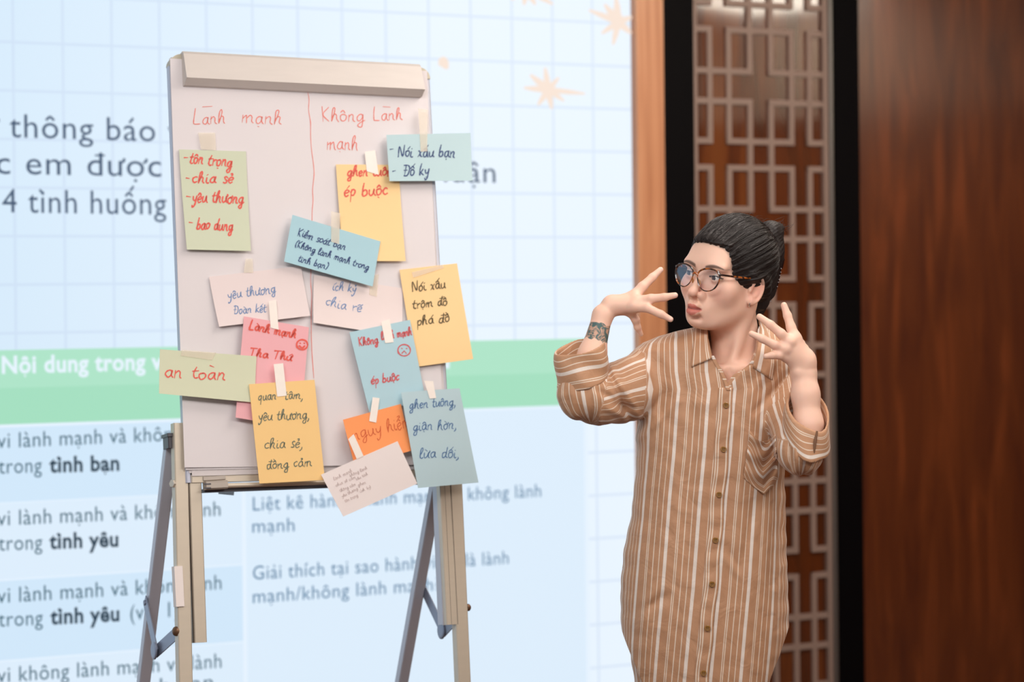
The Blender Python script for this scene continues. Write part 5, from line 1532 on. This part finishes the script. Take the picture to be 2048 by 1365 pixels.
# hairline wisps and fly-aways
fl = []
def loc_curve(cp, n=11):
    cp = smooth(np.array(cp, float), 8); t = np.linspace(0, len(cp) - 1, n); return np.stack([np.interp(t, np.arange(len(cp)), cp[:, k]) for k in range(3)], 1)
for i in range(260):      # fringe of the hairline, front to temple, near side and far side
    s = 1 if i % 2 else -1
    z = rs.uniform(.002, .069); y = np.interp(z, YH[:, 0], YH[:, 1]); x = s * .08 * math.sqrt(max(0.02, 1 - ((y - .018) / .1) ** 2 - ((z - .036) / .09) ** 2))
    p0 = np.array([x, y - .004 - .006 * rs.random(), z - .001 - .003 * rs.random()]); p1 = p0 + np.array([0, .012, .006]); p2 = p0 + np.array([s * .002, .03, .016])
    fl.append(loc_curve([p0, p1, p2]))
nfr = len(fl)
for i in range(26):      # escaping upwards over the crown
    a = rs.uniform(-1.1, 1.0); th = rs.uniform(-.5, .5)
    q = HCN + HRD * np.array([math.sin(th), math.sin(a) * math.cos(th), math.cos(a) * math.cos(th)])
    L_ = rs.uniform(.01, .03)
    fl.append(loc_curve([q, q + [rs.normal() * .004, L_ * .7, L_ * .30], q + [rs.normal() * .008, L_ * 1.5, L_ * rs.uniform(-.1, .5)]]))
for i in range(40):      # spiky ends at the top of the twist
    q = np.array([.012 + rs.normal() * .01, .128 + rs.normal() * .006, .098 + rs.normal() * .006])
    fl.append(loc_curve([q, q + [.004, .010, .006], q + [.006 + rs.normal() * .005, .018 + rs.normal() * .006, .006 + rs.normal() * .010]]))
fl.append(loc_curve([(.050, -.066, .052), (.056, -.060, .040), (.064, -.048, .030), (.072, -.036, .020)]))
fl.append(loc_curve([(.052, -.062, .050), (.060, -.056, .034), (.068, -.042, .022), (.076, -.028, .012)]))
flw = HC + np.array(fl) @ HR.T
f0, g0 = proj_to(hair, flw[:nfr].reshape(-1, 3), 5); flw[:nfr] = (f0 + g0 * .0005).reshape(nfr, -1, 3)
strands(flw, .00030, 'loose_hair', M_STR)
# claw clip
clip = empty('hair_clip', HW([0.01, .150, .02])[0]); clip.location -= Vector(parent_mat(person)); clip.parent = person
cp = [(.008, .146, .088), (.012, .154, .070), (.014, .157, .045), (.014, .158, .020), (.014, .156, -.005), (.014, .150, -.030), (.012, .138, -.050)]
pts_ = HW(np.array(loc_curve(cp, 18)))
v, f = tube(pts_, [.003] + [.0055] * 16 + [.003], 8); obj('clip_body', v, f, mat('black_clip', (18, 12, 18), .2, coat=.6), clip, True)
v, f = join([tube(HW([(.008, .156, .040), (.006, .172, .034)]), [.008, .009], 8), tube(HW([(.006, .172, .034), (.006, .174, .016)]), [.009, .006], 8)]); obj('clip_handle', v, f, mat('black_clip'), clip, True)
M_GEM = mat('rhinestone', (232, 228, 236), .08, .6)
for i in range(22):
    t = i / 21 * 17; q = np.array([np.interp(t, np.arange(18), pts_[:, k]) for k in range(3)])
    q = q + HR @ np.array([.0056, -.001, 0]) + rs.normal(size=3) * .0006
    v, f = disc(q, (.3, -.95, .1), .0013, .0008, 6, .0004); obj('rhinestone', v, f, M_GEM, clip)

# ------------------------------------------------------------------ glasses
gl = empty('glasses', HW([0, -.11, 0])[0]); gl.location -= Vector(parent_mat(person)); gl.parent = person
gl['label'] = 'round cat-eye glasses with tortoiseshell frame'
M_TORT = bpy.data.materials.new('tortoiseshell'); M_TORT.use_nodes = True; nt = M_TORT.node_tree; b = nt.nodes['Principled BSDF']
tc = nt.nodes.new('ShaderNodeTexCoord'); nn = nt.nodes.new('ShaderNodeTexNoise'); nn.inputs['Scale'].default_value = 75; nn.inputs['Detail'].default_value = 1; nt.links.new(tc.outputs['Object'], nn.inputs[0])
cr_ = nt.nodes.new('ShaderNodeValToRGB'); cr_.color_ramp.elements[0].position = .52; cr_.color_ramp.elements[1].position = .68
cr_.color_ramp.elements[0].color = (*lin((34, 16, 12)), 1); cr_.color_ramp.elements[1].color = (*lin((176, 96, 36)), 1); nt.links.new(nn.outputs[0], cr_.inputs[0]); nt.links.new(cr_.outputs[0], b.inputs['Base Color'])
b.inputs['Roughness'].default_value = .14; b.inputs['Coat Weight'].default_value = .7
def lensmat():
    m = bpy.data.materials.new('clear_lens'); m.use_nodes = True; nt = m.node_tree; N = nt.nodes; N.remove(N['Principled BSDF'])
    t = N.new('ShaderNodeBsdfTransparent'); g = N.new('ShaderNodeBsdfGlossy'); g.inputs['Roughness'].default_value = .02; g.inputs['Color'].default_value = (.75, .85, 1, 1)
    lw_ = N.new('ShaderNodeLayerWeight'); lw_.inputs[0].default_value = .5; pw = N.new('ShaderNodeMath'); pw.operation = 'POWER'; pw.inputs[1].default_value = 2.8; nt.links.new(lw_.outputs['Facing'], pw.inputs[0])
    fz = N.new('ShaderNodeMath'); fz.operation = 'MULTIPLY_ADD'; fz.inputs[1].default_value = 1.1; fz.inputs[2].default_value = .05; nt.links.new(pw.outputs[0], fz.inputs[0]); mx = N.new('ShaderNodeMixShader')
    nt.links.new(fz.outputs[0], mx.inputs[0]); nt.links.new(t.outputs[0], mx.inputs[1]); nt.links.new(g.outputs[0], mx.inputs[2]); nt.links.new(mx.outputs[0], N['Material Output'].inputs[0])
    return m
M_LENS = lensmat()
LP = np.array([(-20, 14), (-11, 20), (2, 22.5), (15, 21), (24, 15.5), (26.5, 6), (24, -6), (17, -17), (5, -23), (-7, -22), (-17, -13.5), (-22.5, 0), (-22.5, 8)], float) / 1000 * .96
def closed_smooth(q, n=5):
    m = len(q); out = []
    for i in range(m):
        p0, p1, p2, p3 = q[i - 1], q[i], q[(i + 1) % m], q[(i + 2) % m]
        for t in np.linspace(0, 1, n, endpoint=False):
            out.append(.5 * ((2 * p1) + (p2 - p0) * t + (2 * p0 - 5 * p1 + 4 * p2 - p3) * t * t + (3 * p1 - p0 - 3 * p2 + p3) * t ** 3))
    return np.array(out)
LC = closed_smooth(LP); GY = -.1145; GZ = -.004; WRAP = math.tan(math.radians(9))
def gpt(s, x, z, y=0.): return np.array([s * (.0275 + x), GY + WRAP * (.0275 + x) + y + .12 * (z * .5), GZ + z])
for s in (-1, 1):
    ring = np.array([gpt(s, x, z) for x, z in LC]); n = len(ring)
    thick = np.array([.0011 + .0007 * (z > .010) + .0006 * (x > .018) for x, z in LC])
    cl = np.vstack([ring, ring[:2]]); v, f = tube(HW(cl), np.concatenate([thick, thick[:2]]), 8, False)
    obj('rim', v, f, M_TORT, gl, True)
    c = gpt(s, .002, 0, -.0012)
    A = [HW(c)[0]] + [HW(r)[0] for r in ring]
    bk = HR @ np.array([0, .0012, 0]); V_ = A + [a + bk for a in A]; m_ = n + 1
    F2 = [(0, 1 + i, 1 + (i + 1) % n) for i in range(n)] + [(m_, m_ + 1 + (i + 1) % n, m_ + 1 + i) for i in range(n)]
    obj('lens', V_, F2, M_LENS, gl, True)
    hp = gpt(s, .0255, .0125); tp_ = [hp, hp + [s * .003, .004, .001], (s * .0665, -.078, .0080), (s * .0705, -.050, .0065), (s * .0700, .000, .003), (s * .070, .018, -.010)]
    tcv = HW(smooth(np.array(tp_), 5)); v, f = tube(tcv, .0021, 8)
    obj('temple', v, f, M_TORT, gl, True)
    v, f = tube(HW([gpt(s, -.021, -.001, .001), gpt(s, -.0195, -.007, .006), gpt(s, -.018, -.012, .008)]), [.001, .0024, .0014], 8); obj('nose_pad', v, f, mat('nose_pad', (196, 140, 84), .3), gl, True)
br_ = [gpt(-1, -.0215, .006), np.array([0, GY - .002, GZ + .0095]), gpt(1, -.0215, .006)]
v, f = tube(HW(smooth(np.array(br_), 5)), .0020, 8); obj('bridge', v, f, mat('amber_plastic', (160, 84, 34), .18, coat=.5), gl, True)
# earring
ep = EA + Re @ np.array([.004, -.003, -.029])
tt = np.linspace(0, 2 * math.pi, 17); v, f = tube(HW(ep + np.stack([.0012 * np.cos(tt) * 0 + .002 * np.sin(tt), .0030 * np.cos(tt), .0050 * np.sin(tt)], 1)), .0011, 8, False)
obj('earring', v, f, mat('silver', (230, 228, 226), .15, .9), person, True)
